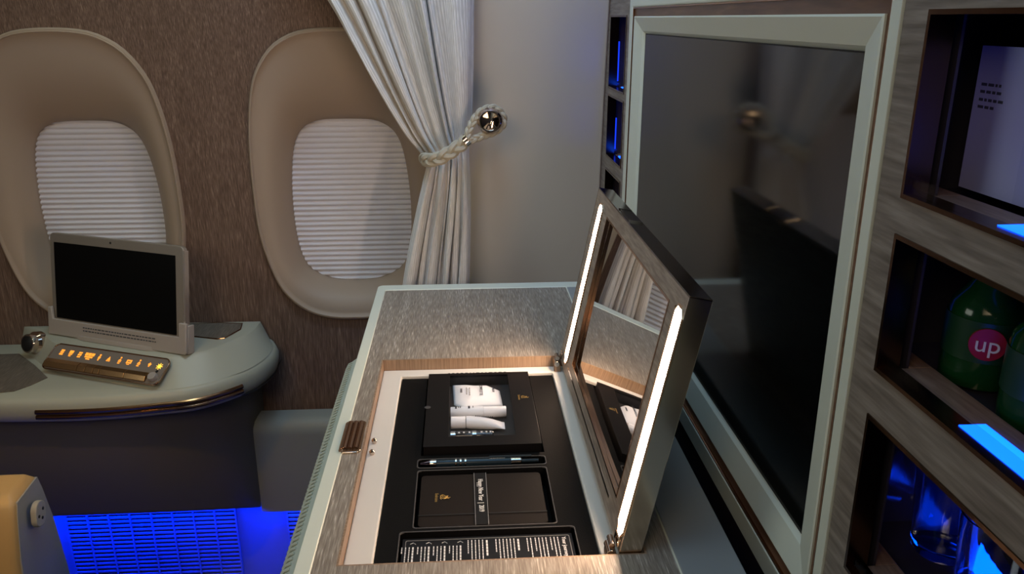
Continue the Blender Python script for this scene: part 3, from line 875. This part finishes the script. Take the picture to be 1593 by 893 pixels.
# leaflet
lf = thing('information_card', 'black leaflet with white printed columns in the nearest recess of the tray', 'leaflet', (.02, .67, -.515))
cz = -.4960
bm = BM(); box(bm, -.0655, .1045, ky0 + .003, .6975, -.5148, cz); obj('leaflet_page', bm, M['card_black'], lf)
bm = BM(); ring(bm, rrect(-.0625, .1015, ky0 + .004, .6945, .002), rrect(-.0621, .1011, ky0 + .0044, .6941, .002), cz, cz + .0003); obj('page_border', bm, M['print_grey'], lf)
text('heading', 'Your journey starts here', .0058, turned(.0955, .6915, cz + .0002), M['print_white'], lf, .0002)
bm = BM(); r5 = random.Random(11); bb = BM()
x = .0895
groups = [4, 2, 3, 3, 4, 4]
def lines(x, n, ystart, m_bm, pitch=.0036, head=False):
    for k in range(n):
        ln = (.6915 - ky0 - .008) if k < n - 1 else .022
        dashes(m_bm, Vector((x, ystart, cz + .0001)), Vector((0, -1, 0)), Vector((1, 0, 0)), 30, .0012, .0042, .0010, .0009, r5, maxlen=ln - (.6915 - ystart))
        x -= pitch
    return x
x = lines(x, 3, .6915, bm); x -= .001; x = lines(x, 4, .6915, bm); x -= .001; x = lines(x, 2, .6915, bm)
x -= .0055
dashes(bb, Vector((x, .6905, cz + .0001)), Vector((0, -1, 0)), Vector((1, 0, 0)), 4, .003, .0045, .0018, .0009, r5); x -= .0042
x = lines(x, 6, .6915, bm); x -= .0055
dashes(bb, Vector((x, .6905, cz + .0001)), Vector((0, -1, 0)), Vector((1, 0, 0)), 5, .003, .0045, .0018, .0009, r5); x -= .0042
x = lines(x, 5, .6915, bm); x -= .004
while x > -.056:
    dashes(bb, Vector((x, .6835, cz + .0001)), Vector((0, -1, 0)), Vector((1, 0, 0)), 9, .003, .0045, .0016, .0009, r5, maxlen=.034)
    tube(bb, [Vector((x - .003, .6885, cz + .0003)), Vector((x, .6905, cz + .0003)), Vector((x + .0025, .6880, cz + .0003))], .0003, 4)
    x -= .0036; x = lines(x, 3, .6835, bm); x -= .0012
obj('printed_text', bm, M['print_white'], lf); obj('printed_titles', bb, M['print_white'], lf)

# ================================================================ CURTAIN
YC = 1.505
Lp = [(300, -330), (400, -170), (508, 0), (545, 65), (592, 148), (628, 207), (652, 238), (663, 254), (657, 285), (646, 335), (634, 395), (626, 445), (620, 500)]
Rp = [(752, -330), (744, -170), (738, 0), (737.5, 65), (736, 148), (734, 200), (731, 222), (730, 240), (732, 285), (733, 335), (732, 395), (731, 445), (731, 500)]
Lc = catmull([onY(u, v, YC) for u, v in Lp], 12); Rc = catmull([onY(u, v, YC) for u, v in Rp], 12)
cur = thing('curtain', 'pale pleated curtain gathered by a braided tieback beside the second window', 'curtain', (-.05, YC, -.56))
bm = BM(); uvl = bm.loops.layers.uv.new('UVMap'); rows = []; NC = 260
# fold profile: positions of folds across the cloth, denser on the left, broad flat fall on the right
def folds(s, low):
    if not low:
        c = [(.06, .045, 1.), (.16, .04, .9), (.27, .05, 1.1), (.36, .03, .6), (.50, .08, .8), (.635, .028, 1.3), (.70, .02, .7), (.86, .12, .8)]
    else:
        c = [(.10, .10, 1.3), (.27, .035, .6), (.40, .075, 1.2), (.53, .03, .7), (.64, .05, 1.2), (.76, .04, .8), (.89, .07, 1.2)]
    y = 0
    for m, w, a in c: y += a * math.exp(-((s - m) / w) ** 4 * 1.0)
    return y
nrow = len(Lc)
kt = 7 * 12 - 2   # row of the tie
for r in range(nrow):
    a, b_ = Lc[r], Rc[r]
    width = (b_ - a).length
    row = []
    low = r > kt
    d = min(1, abs(r - kt) / (22 if low else 40))
    amp = .010 + (.015 if low else .032) * d
    for k in range(NC + 1):
        s = k / NC
        fu, fl = folds(s, False), folds(s, True)
        mixw = min(1, max(0, (r - kt + 6) / 12))
        f = fu * (1 - mixw) + fl * mixw
        f += .05 * math.sin(s * 52 + r * .015)
        edge = min(1, s / .03, (1 - s) / .03)
        p = a.lerp(b_, s)
        squeeze = .020 * math.sin(math.pi * s) * (1 - d)
        row.append(Vector((p.x + .0025 * math.sin(s * 40 + r * .06) * d * edge, YC - amp * f * (.4 + .6 * edge) - squeeze + .012, p.z)))
    rows.append([bm.verts.new(p) for p in row])
for r in range(nrow - 1):
    for k in range(NC):
        f = bm.faces.new((rows[r][k], rows[r][k + 1], rows[r + 1][k + 1], rows[r + 1][k]))
        for lp, (kk, rr) in zip(f.loops, ((k, r), (k + 1, r), (k + 1, r + 1), (k, r + 1))):
            lp[uvl].uv = (kk / NC * .62, (rows[rr][0].co.z))
for f in bm.faces: f.smooth = True
cl = obj('curtain_cloth', bm, M['curtain'], cur, smooth=True, angle=80)
sd = cl.modifiers.new('thickness', 'SOLIDIFY'); sd.thickness = .0012; sd.offset = 1

def braid(bm, path, amp_a, amp_b, r, turns, n=150, seg=7):
    pts = catmull(path, 24)
    L = [0]
    for a, b_ in zip(pts, pts[1:]): L.append(L[-1] + (b_ - a).length)
    for st in range(3):
        out = []
        for i in range(n + 1):
            t = L[-1] * i / n; k = 0
            while k < len(pts) - 2 and L[k + 1] < t: k += 1
            f = (t - L[k]) / max(1e-9, L[k + 1] - L[k]); p = pts[k].lerp(pts[k + 1], f)
            d = (pts[k + 1] - pts[k]).normalized()
            nrm = Vector((0, -1, 0)); nrm = (nrm - d * nrm.dot(d)).normalized(); sd_ = d.cross(nrm)
            ph = 2 * math.pi * (turns * i / n + st / 3)
            out.append(p + sd_ * amp_a * math.sin(ph) + nrm * amp_b * math.sin(2 * ph))
        tube(bm, out, r, seg, ref=Vector((0, 1, .01)))
tb = thing('curtain_tieback', 'braided beige rope tieback looped over the metal knob', 'tieback', tuple(onY(700, 240, 1.46)))
q = lambda u, v, Y: onY(u, v, Y)
bm = BM()
braid(bm, [q(668, 243, 1.530), q(662, 246, 1.500), q(664, 249, 1.470), q(682, 247, 1.448), q(705, 234, 1.445), q(724, 219, 1.452)], .0070, .0032, .0062, 2.4)
obj('braid', bm, M['rope'], tb, smooth=True)
bm = BM()
braid(bm, [q(725, 217, 1.454), q(731, 200, 1.458), q(740, 183, 1.462), q(753, 171, 1.466), q(770, 169, 1.470), q(781, 179, 1.472), q(782, 193, 1.472), q(771, 204, 1.470), q(752, 211, 1.464), q(735, 217, 1.458), q(726, 221, 1.454)], .0036, .0018, .0042, 5, 220)
obj('loop', bm, M['rope'], tb, smooth=True)
bm = BM()
c0 = q(725, 218, 1.452); dx = (q(731, 213, 1.452) - c0).normalized()
lathe(bm, [(.0105, -.0045), (.0118, -.004), (.0118, .004), (.0105, .0045)], frame(c0, Vector((0, 1, 0)), dx.cross(Vector((0, 1, 0))), dx), 20)
obj('clasp_ring', bm, M['steel'], tb, smooth=True)
kn = thing('tieback_knob', 'round polished metal knob on the beige panel holding the tieback', 'knob', tuple(q(762, 188, 1.50)))
kc = q(762, 188, 1.462)
KM = frame(kc, (1, 0, 0), (0, 0, 1), (0, -1, 0))
bm = BM(); lathe(bm, [(.006, -.090), (.006, -.016), (.009, -.010)], KM, 18); obj('stem', bm, M['steel'], kn, smooth=True)
bm = BM(); lathe(bm, [(0, -.012), (.014, -.011), (.0225, -.005), (.0235, 0), (.0225, .004), (.0185, .0085), (.0165, .0085), (.0155, .0072), (.008, .0095), (0, .0102)], KM, 36)
obj('knob_head', bm, M['chrome'], kn, smooth=True)

# ================================================================ SIDE LEDGE with the monitor pod
ledge = thing('side_ledge', 'off-white moulded ledge with a curved right end under the left window', 'ledge', (-.9, 1.5, -.91))
OZ = -.642
Opx = [(-420, 618), (-200, 620), (0, 621), (143, 618), (251, 609), (305, 602), (358, 587), (398, 570), (421, 552), (431, 535), (424, 512)]
Oc = [onZ(u, v, OZ) for u, v in Opx]
Oc[-1] = Vector((-.402, 1.617, OZ)); Oc[-2].y = min(Oc[-2].y, 1.58)
O = catmull(Oc, 6)
O = [Vector((p.x, min(p.y, 1.617), OZ)) for p in O]
O[-1].y = 1.617
back = [Vector((-.402, 1.617, OZ)), Vector((O[0].x, 1.617, OZ))]
def inset(curve, d, z):
    out = []
    for i, p in enumerate(curve):
        a = curve[max(0, i - 1)]; b_ = curve[min(len(curve) - 1, i + 1)]
        t = (b_ - a).normalized(); nrm = Vector((-t.y, t.x, 0))     # toward the wall side
        qx = p + nrm * d; out.append(Vector((qx.x, min(qx.y, 1.617), z)))
    out[-1].y = 1.617
    return out
def ledge_loop(d, z):
    c = inset(O, d, z); return c + [Vector((c[0].x, 1.617, z))]
bm = BM()
loft(bm, [ledge_loop(.05, OZ - .052), ledge_loop(.012, OZ - .052), ledge_loop(.001, OZ - .045), ledge_loop(-.003, OZ - .030), ledge_loop(-.004, OZ - .016), ledge_loop(.000, OZ - .005), ledge_loop(.006, OZ), ledge_loop(.05, OZ + .001)])
obj('ledge_top', bm, M['shell'], ledge, smooth=True, angle=60)
# body below, set back, with a smooth rounded right corner
Bp = [(-1.75, 1.42), (-1.2, 1.42), (-.85, 1.415), (-.70, 1.410), (-.60, 1.425), (-.53, 1.455), (-.475, 1.50), (-.445, 1.56), (-.437, 1.617)]
bc = catmull([(x, y, 0) for x, y in Bp], 6)
def bl(dx, z): 
    lp = [Vector((p.x, min(1.617, p.y), z)) for p in bc]
    lp = [Vector((p.x + (dx if p.x > -.6 else 0) * 0, min(1.617, p.y + dx), z)) for p in lp]
    return lp + [Vector((-1.75, 1.617, z))]
def skirt(d):
    return [Vector((p.x, min(p.y + d, 1.617), -.928 - .62 * (p.y - 1.42))) for p in bl(0, 0)]
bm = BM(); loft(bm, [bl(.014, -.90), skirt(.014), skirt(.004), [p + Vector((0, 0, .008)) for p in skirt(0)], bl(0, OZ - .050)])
obj('ledge_body', bm, mat('ledge_body', (.11, .106, .095), .5), ledge, smooth=True, angle=60, label='lower body, shade under the lip put into its colour')  # ledge colour darkened here for the shade under the lip
# bronze strip along the front lip
sp = catmull([onZ(u, v, OZ - .030) for u, v in [(40, 631), (100, 633), (180, 632), (245, 626), (300, 617), (336, 606)]], 8)
off = inset(sp, -.0075, OZ - .030)
off[-1].y = sp[-1].y - .006
bm = BM()
for dz, rr in ((.0055, .0046), (-.0045, .0046)):
    tube(bm, [p + Vector((0, 0, dz)) for p in inset(O[14:40], -.0035, OZ - .030)][:-1], rr, 10)
obj('metal_strip', bm, M['bronze'], ledge, smooth=True)
bm = BM()
sl_ = [p for p in inset(O[38:54], .0015, OZ - .046)]
tube(bm, sl_, [.0005] + [.0030] * (len(sl_) - 2) + [.0005], 6)
obj('lip_slot', bm, M['black'], ledge, smooth=True, label='dark slot under the right end of the lip')
# left wood inlay
bm = BM(); inl = [onZ(u, v, OZ + .001) for u, v in [(-300, 553), (0, 552), (30, 551), (53, 568), (74, 588), (48, 600), (22, 609), (0, 611), (-300, 612)]]
inl = [Vector((p.x, min(p.y, 1.60), p.z)) for p in inl]
loft(bm, [inl, [p + Vector((0, 0, .0014)) for p in inl]]); obj('wood_inlay', bm, M['inlay_wood'], ledge, label='grey-brown veneer inlay')

# raised pod with sloping control face
PT = -.600
top = [onZ(u, v, PT) for u, v in [(43, 503), (62, 510), (82, 532), (100, 536), (150, 543), (205, 550), (258, 556), (290, 552), (325, 545), (358, 532), (380, 523), (396, 512)]]
top[0] = Vector((-.900, 1.612, PT)); top[1] = Vector((-.862, 1.590, PT))
top.append(Vector((-.424, 1.612, PT)))
base = [onZ(u, v, OZ) for u, v in [(37, 546), (50, 556), (72, 573), (92, 580), (150, 592), (205, 602), (258, 606), (303, 600), (345, 589), (385, 575), (412, 558), (428, 535)]]
base[0] = Vector((-.915, 1.614, OZ)); base[-1].y = min(base[-1].y, 1.57)
base.append(Vector((-.408, 1.614, OZ)))
top = catmull(top, 5); base = catmull(base, 5)
top = [Vector((p.x, min(p.y, 1.612), PT)) for p in top]; base = [Vector((p.x, min(p.y, 1.614), OZ)) for p in base]
bm = BM(); loops = []
for t, dn in ((0, 0), (.35, .0), (.80, .0), (.93, .0015), (1.0, .004)):
    lp = []
    for a, b_ in zip(base, top):
        p = a.lerp(b_, min(1, t)); lp.append(p)
    loops.append(lp)
cen = sum(top, Vector()) / len(top)
loops.append([p + (cen - p) * .03 + Vector((0, 0, .0012)) for p in top])
loft(bm, loops)
obj('pod', bm, M['shell'], ledge, smooth=True, angle=28, label='raised pod under the monitor')
# right wood inlay with metal edge on the pod
inl = [onZ(u, v, PT + .0015) for u, v in [(292, 505), (340, 502), (377, 504), (374, 513), (349, 527), (338, 528), (292, 523)]]
inl = [Vector((p.x, min(p.y, 1.603), p.z)) for p in inl]
bm = BM(); loft(bm, [inl, [p + Vector((0, 0, .0012)) for p in inl]]); obj('wood_inlay', bm, M['inlay_wood'], ledge, label='small triangular veneer inlay')
bm = BM(); tube(bm, [p + Vector((0, 0, .0008)) for p in inl], .0014, 6, True); obj('inlay_edge', bm, M['bronze'], ledge, smooth=True)

# low ledge box running to the console
bm = BM()
prof = [(1.548, -1.018), (1.548, -.835), (1.551, -.818), (1.560, -.806), (1.575, -.801), (1.6, -.80), (1.6, -.995), (1.553, -.995), (1.553, -1.018)]
loft(bm, [[(-.447, y + (.004 if i < 5 else 0), z) for i, (y, z) in enumerate(prof)], [(-.431, y, z) for y, z in prof], [(-.158, y, z) for y, z in prof]])
lb = obj('low_wall_box', bm, M['ledge_side'], smooth=True, angle=50)
tag(lb, 'low grey-green box with a rounded top between the ledge and the console', 'wall box')
# blue light tube tucked under the ledge
ul = thing('under_ledge_light', 'blue light bar tucked under the ledge, above the air grilles', 'light', (-.7, 1.50, -.99))
bmat = mat('blue_bar', (.1, .2, 1), .4, emit=(.0, .030, 1.0), es=210.)
bm = BM(); box(bm, -1.7, -.47, 1.520, 1.535, -.912, -.902); obj('light_bar', bm, bmat, ul, label='glowing blue bar')
bm = BM(); box(bm, -.43, -.165, 1.566, 1.576, -1.000, -.9975); obj('light_bar', bm, bmat, ul, label='glowing blue bar')

# control panel on the sloping face
pA = [onZ(92, 537, PT - .003), onZ(266, 562, PT - .003), onZ(259, 603, OZ + .010), onZ(84, 570, OZ + .012)]
cx_ = (pA[1] - pA[0]).normalized()
up_ = ((pA[0] - pA[3]) + (pA[1] - pA[2])) / 2
nz_ = cx_.cross(up_).normalized()
uy_ = nz_.cross(cx_).normalized()
PW = ((pA[1] - pA[0]).length + (pA[2] - pA[3]).length) / 2; PH = up_.length
PO = pA[0] - uy_ * PH + nz_ * .004
CM = frame(PO, cx_, uy_, nz_)
cp = thing('control_panel', 'slim metal seat control panel with glowing orange icons, in front of the monitor', 'control panel', tuple(PO))
bm = BM(); prism(bm, rrect(0, PW, 0, PH, .010), -.002, .0004, CM); obj('faceplate', bm, M['panel_face'], cp, smooth=True)
bm = BM(); ring(bm, rrect(-.002, PW + .002, -.002, PH + .002, .012), rrect(0, PW, 0, PH, .010), -.002, .0022, CM); obj('edge_trim', bm, M['bronze'], cp, smooth=True, bevel=.0006)
# faceted amber bar of the touch keys
bm = BM()
x0, x1 = .003, PW - .026
prof = [(.002, .0005), (.002, .004), (PH * .20, .008), (PH * .38, .004), (PH * .40, .0005)]
cuts = [0, .34, .42, .50, .56, .80, 1.0]
for a, b_ in zip(cuts, cuts[1:]):
    xa, xb = x0 + (x1 - x0) * a + .0006, x0 + (x1 - x0) * b_ - .0006
    loft(bm, [[CM @ Vector((xa, y, z)) for y, z in prof], [CM @ Vector((xb, y, z)) for y, z in prof]])
obj('key_bar', bm, M['amber'], cp, bevel=.0005, label='amber metal key bar')
bm = BM(); lathe(bm, [(.009, 0), (.009, .006), (.0075, .009), (.003, .0095), (0, .0095)], CM @ Matrix.Translation((PW - .014, PH * .24, .0)), 20); obj('end_cap', bm, mat('end_grey', (.30, .28, .27), .35), cp, smooth=True)
bm = BM(); lathe(bm, [(.0028, 0), (.0028, .0006), (0, .0006)], CM @ Matrix.Translation((PW - .015, PH * .50, .0004)), 14); obj('sensor', bm, M['black'], cp)
iy = PH * .70
def icon(x, shapes, m=None, s=.0052):
    b = BM()
    for sh in shapes:
        prism(b, [(x + px * s, iy + py * s) for px, py in sh], .0005, .0009, CM)
    obj('icon', b, m or M['icon'], cp, label=None)
def circ(cx, cy, r, n=10): return [(cx + r * math.cos(2 * math.pi * k / n), cy + r * math.sin(2 * math.pi * k / n)) for k in range(n)]
def rect(a, b_, c, d): return [(a, c), (b_, c), (b_, d), (a, d)]
seatA = [rect(-.8, .8, .55, 1.25), rect(-.8, .8, -.25, .35), rect(-.8, .8, -1.2, -.5)]
seatB = [rect(-.9, .9, .1, 1.3), rect(-.8, .8, -.6, -.1), rect(-.5, .5, -1.3, -.85)]
seatC = [rect(-.8, .8, .65, 1.2), rect(-.8, -.1, -.4, .4), rect(.1, .8, -.4, .4), rect(-.7, .7, -1.2, -.7)]
big = [rect(-1.9, -.8, .1, 1.2), rect(-.6, .5, .1, 1.2), rect(.7, 1.9, .1, 1.2), rect(-1.6, 1.6, -.7, -.1), rect(-.8, .8, -1.4, -.95)]
man = [circ(0, 1.1, .4), rect(-.5, .5, -.5, .5), rect(-.25, .25, -1.3, -.6)]
bell = [[(-.8, -.5), (.8, -.5), (.35, .3), (0, 1.1), (-.35, .3)], rect(-.8, .8, -1.0, -.7)]
man2 = [circ(0, 1.3, .35), [(-.7, .0), (.7, .0), (0, .8)], rect(-.6, .6, -.6, -.2), rect(-.5, .5, -1.3, -.9)]
face_ = [rect(-1.1, -.6, -.7, .9), rect(.6, 1.1, -.7, .9), rect(-.4, .4, .3, .9), rect(-.4, .4, -.6, -.1), rect(-.6, .6, -1.2, -.9)]
cup = [[(-.8, .6), (-.4, -.4), (.4, -.4), (.8, .6)], circ(0, .9, .25), rect(-.3, .3, -.9, -.6)]
sun = [circ(0, 0, .75)] + [[(math.cos(a) * .95 - .14 * math.sin(a), math.sin(a) * .95 + .14 * math.cos(a)), (math.cos(a) * 1.4, math.sin(a) * 1.4), (math.cos(a) * .95 + .14 * math.sin(a), math.sin(a) * .95 - .14 * math.cos(a))] for a in [k * math.pi / 4 for k in range(8)]]
for f, sh, m, s in ((.085, seatA, None, .0048), (.165, seatB, None, .005), (.245, seatC, None, .005), (.33, big, None, .0056), (.42, man, None, .005), (.505, bell, None, .005), (.60, man2, None, .005),
                    (.68, face_, None, .005), (.765, man2, None, .005), (.855, cup, None, .0045), (.94, sun, M['icon_bright'], .0052)):
    icon(PW * f, sh, m, s)

# jog knob on the pod's left shoulder
kc = onZ(51, 534, -.612)
d = Vector((-.45, -.85, .28)).normalized(); ux = Vector((0, 0, 1)).cross(d).normalized(); uy = d.cross(ux)
KM = frame(kc, ux, uy, d)
jk = thing('rotary_knob', 'chrome rotary knob with a black face on the left shoulder of the pod', 'knob', tuple(kc))
bm = BM(); lathe(bm, [(.023, -.016), (.023, -.004), (.0190, .001), (.0190, .010), (.0180, .012), (.0150, .0125)], KM, 28); obj('collar', bm, M['chrome'], jk, smooth=True)
bm = BM(); lathe(bm, [(.0155, .010), (.0155, .0130), (.012, .0150), (0, .0156)], KM, 24); obj('knob_face', bm, M['black'], jk, smooth=True)

# ---------------------------------------------------------------- monitor in its dock
mA = Vector((-.818, 1.566, -.588)); mB = Vector((-.523, 1.441, -.588))
mx_ = (mB - mA).normalized(); mn = Vector((mx_.y, -mx_.x, 0))            # points to the viewer
mup = (Vector((0, 0, 1)) - mn * .16).normalized(); mnn = mx_.cross(mup).normalized()
MM = frame(mA, mx_, mup, mnn)       # local x along, y up, z toward the viewer
MW = (mB - mA).length; MH = .193
mo = thing('tablet_monitor', 'small silver-edged monitor with a black screen standing on the pod', 'monitor', (-.67, 1.5, -.598))
bm = BM(); prism(bm, rrect(-.001, MW + .001, .006, MH, .010), -.010, 0, MM); obj('housing', bm, M['monitor_shell'], mo, smooth=True, bevel=.0015)
bm = BM(); prism(bm, rrect(.010, MW - .018, .024, MH - .018, .001), 0, .0008, MM); obj('screen', bm, M['dark_screen'], mo, label='black screen')
bm = BM(); lathe(bm, [(.0022, 0), (.0022, .0006), (0, .0006)], MM @ Matrix.Translation((MW * .47, MH - .008, 0)), 12); obj('camera_dot', bm, M['black'], mo)
bm = BM(); prism(bm, rrect(MW - .0015, MW + .003, .03, MH - .008, .0015), -.010, .0004, MM); obj('side_edge', bm, mat('silver_edge', (.75, .66, .60), .25, .8), mo, smooth=True, label='bright silver side edge')
dk = thing('monitor_dock', 'pale plastic dock with upright arms gripping the foot of the monitor', 'dock', (-.67, 1.5, -.6))
bm = BM()
poly = [(-.006, -.010), (MW + .006, -.010), (MW + .009, -.006), (MW + .009, .050), (MW - .0075, .050), (MW - .0075, .0225), (.006, .0225), (.003, .045), (-.006, .045)]
prism(bm, poly, .0012, .0075, MM)
prism(bm, [(-.006, -.010), (MW + .009, -.010), (MW + .009, .045), (MW + .0035, .045), (MW + .0035, .004), (-.0012, .004), (-.0012, .045), (-.006, .045)], -.016, .0012, MM)
obj('dock_frame', bm, M['dock'], dk, smooth=True, bevel=.0015)
bm = BM()
poly = [(MW * .20, -.011), (MW * .25, -.017), (MW * .75, -.017), (MW * .80, -.011)]
loft(bm, [[MM @ Vector((x, -.012, .003)) for x in (MW * .18, MW * .3, MW * .7, MW * .82)] + [MM @ Vector((x, -.012, .012 if 0 < i < 3 else .004)) for i, x in reversed(list(enumerate((MW * .18, MW * .26, MW * .74, MW * .82))))],
          [MM @ Vector((x, -.004, .003)) for x in (MW * .18, MW * .3, MW * .7, MW * .82)] + [MM @ Vector((x, -.004, .011 if 0 < i < 3 else .004)) for i, x in reversed(list(enumerate((MW * .18, MW * .26, MW * .74, MW * .82))))]])
obj('release_tab', bm, M['dock'], dk, smooth=True, bevel=.001)
bm = BM(); r6 = random.Random(4)
for k in range(2): dashes(bm, MM @ Vector((MW * .26, .013 - .006 * k, .0076)), mx_, mup, 26, .003, .008, .0022, .002, r6, maxlen=MW * .56)
obj('printed_lines', bm, M['print_dark'], dk)

# ================================================================ SEAT ARMREST END at the lower left
ar = thing('seat_armrest', 'cream armrest end of the neighbouring seat with a grey side, lower left corner', 'armrest', (-.68, .95, -1.26))
def armloop(z, k): 
    # plan widens toward the floor
    return [(-.95, .935 - k * .05, z), (-.580, .932 - k * .045, z), (-.578 + k * .005, .940 - k * .045, z), (-.583 + k * .004, 1.000 + k * .03, z), (-.95, 1.000 + k * .03, z)]
bm = BM()
loops = [armloop(-1.26, 1.6), armloop(-.90, 1.1), armloop(-.75, .8), armloop(-.66, .5), armloop(-.61, .2), armloop(-.590, .03)]
top_ = [(-.95, .945, -.580), (-.588, .945, -.580), (-.588, .950, -.580), (-.590, .990, -.578), (-.95, .990, -.578)]
loft(bm, loops + [top_])
obj('armrest_shell', bm, M['seat_shell'], ar, smooth=True, bevel=.004, bseg=3, angle=50)
bm = BM()
loft(bm, [[(x + .0012, y, z) for x, y, z in (lp[2], lp[3])] + [(x - .004, y, z) for x, y, z in (lp[3], lp[2])] for lp in loops])
obj('side_trim', bm, mat('arm_grey', (.26, .27, .28), .5), ar, label='grey side facing')
SM = frame(onY(55, 799, .962) + Vector((.004, 0, 0)), (0, 1, 0), (0, 0, 1), (1, 0, 0))
sc_ = thing('power_socket', 'small rounded power socket on the grey side of the armrest', 'socket', tuple(onY(55, 810, .962)))
bm = BM(); prism(bm, rrect(-.017, .017, -.0125, .0125, .011), -.004, .0035, SM @ Matrix.Rotation(math.radians(78), 4, 'Z')); obj('socket_plate', bm, mat('socket', (.33, .33, .30), .45), sc_, smooth=True, bevel=.001)
for y, z in ((-.006, -.001), (.006, .004), (.001, -.007)):
    bm = BM(); lathe(bm, [(.0022, 0), (.0022, .0005), (0, .0005)], SM @ Matrix.Translation((y, z, .0035)), 10); obj('socket_hole', bm, M['black'], sc_)

# ================================================================ THINGS IN THE CABINET CELLS
# menu card leaning in the top cell
mc = thing('menu_card', 'white printed card, blue glow put into its colour, standing in the top blue-lit cell', 'card', (.336, .4, -.1075))
bm = BM(); box(bm, .335, .3365, .30, .521, -.1075, -.0165); obj('card', bm, M['paper'], mc)
bm = BM(); box(bm, .3340, .3350, .30, .497, -.1075, -.0165) if False else box(bm, .3346, .3350, .3, .465, -.107, -.017); obj('inner_page', bm, mat('page2', (.34, .37, .66), .6), mc)  # inner page carries the same painted blue glow
bm = BM(); r7 = random.Random(2)
for k, zt in enumerate((-.040, -.0445, -.0495, -.054)):
    dashes(bm, Vector((.3349, .5155, zt)), Vector((0, -1, 0)), Vector((0, 0, 1)), 7, .002, .006, .0018, .0013, r7, lift=-.0004, maxlen=(.024, .026, .028, .02)[k])
obj('printed_lines', bm, M['print_dark'], mc)

def bottle(x, y, z0, label, logo, cap_m):
    t = thing('soft_drink_bottle', label, 'bottle', (x, y, z0), 'green soft drink bottles in the middle cell')
    mx = Matrix.Translation((x, y, z0))
    b = BM(); lathe(b, [(.020, 0), (.0245, .003), (.025, .012), (.024, .030), (.025, .050), (.0235, .058), (.016, .068), (.0105, .076), (.0100, .083)], mx, 28); obj('bottle_body', b, M['bottle_green'], t, smooth=True)
    b = BM(); lathe(b, [(.0256, .022), (.0256, .050)], mx, 28, cap=False); obj('label_wrap', b, M['label_green'], t, smooth=True)
    b = BM(); lathe(b, [(.0108, .083), (.0118, .084), (.0118, .0905), (.0105, .0915), (0, .0915)], mx, 20); obj('cap', b, cap_m, t, smooth=True)
    d = Vector((-x, -y - .12, 0)).normalized(); ux = Vector((0, 0, 1)).cross(d) ; ux = -ux if ux.x < 0 else ux
    fm = frame(Vector((x, y, z0 + .036)) + d * .0262, ux, (0, 0, 1), d)
    b = BM(); lathe(b, [(0.0001, .0), (.0110, -.002), (.0110, .0004), (0, .0012)], fm, 24); obj('label_disc', b, M['label_red'], t)
    text('logo_letter', logo, .0155, fm @ Matrix.Translation((0, 0, .0012)), M['print_white'], t, .0003, 'CENTER')
bottle(.352, .425, -.2374, 'green soft drink bottle with a red disc in the middle cell, nearer one', 'up', M['label_red'])
bottle(.352, .490, -.2374, 'green soft drink bottle with a red disc in the middle cell, farther one', 'up', M['label_yellow'])

def tumbler(x, y, z0, label, r=.026, h=.075):
    t = thing('glass_tumbler', label, 'glass', (x, y, z0), 'clear glass tumblers in the lowest cell')
    b = BM(); lathe(b, [(0, 0), (r * .72, 0), (r * .80, .003), (r, h), (r - .0014, h), (r * .78 - .0014, .010), (r * .3, .008), (0, .008)], Matrix.Translation((x, y, z0)), 36)
    obj('glass_wall', b, M['glass'], t, smooth=True)
tumbler(.372, .520, -.3985, 'clear glass tumbler in the lowest cell, the farther of two', .028, .078)
tumbler(.366, .452, -.3985, 'clear glass tumbler in the lowest cell, the nearer of two', .028, .076)
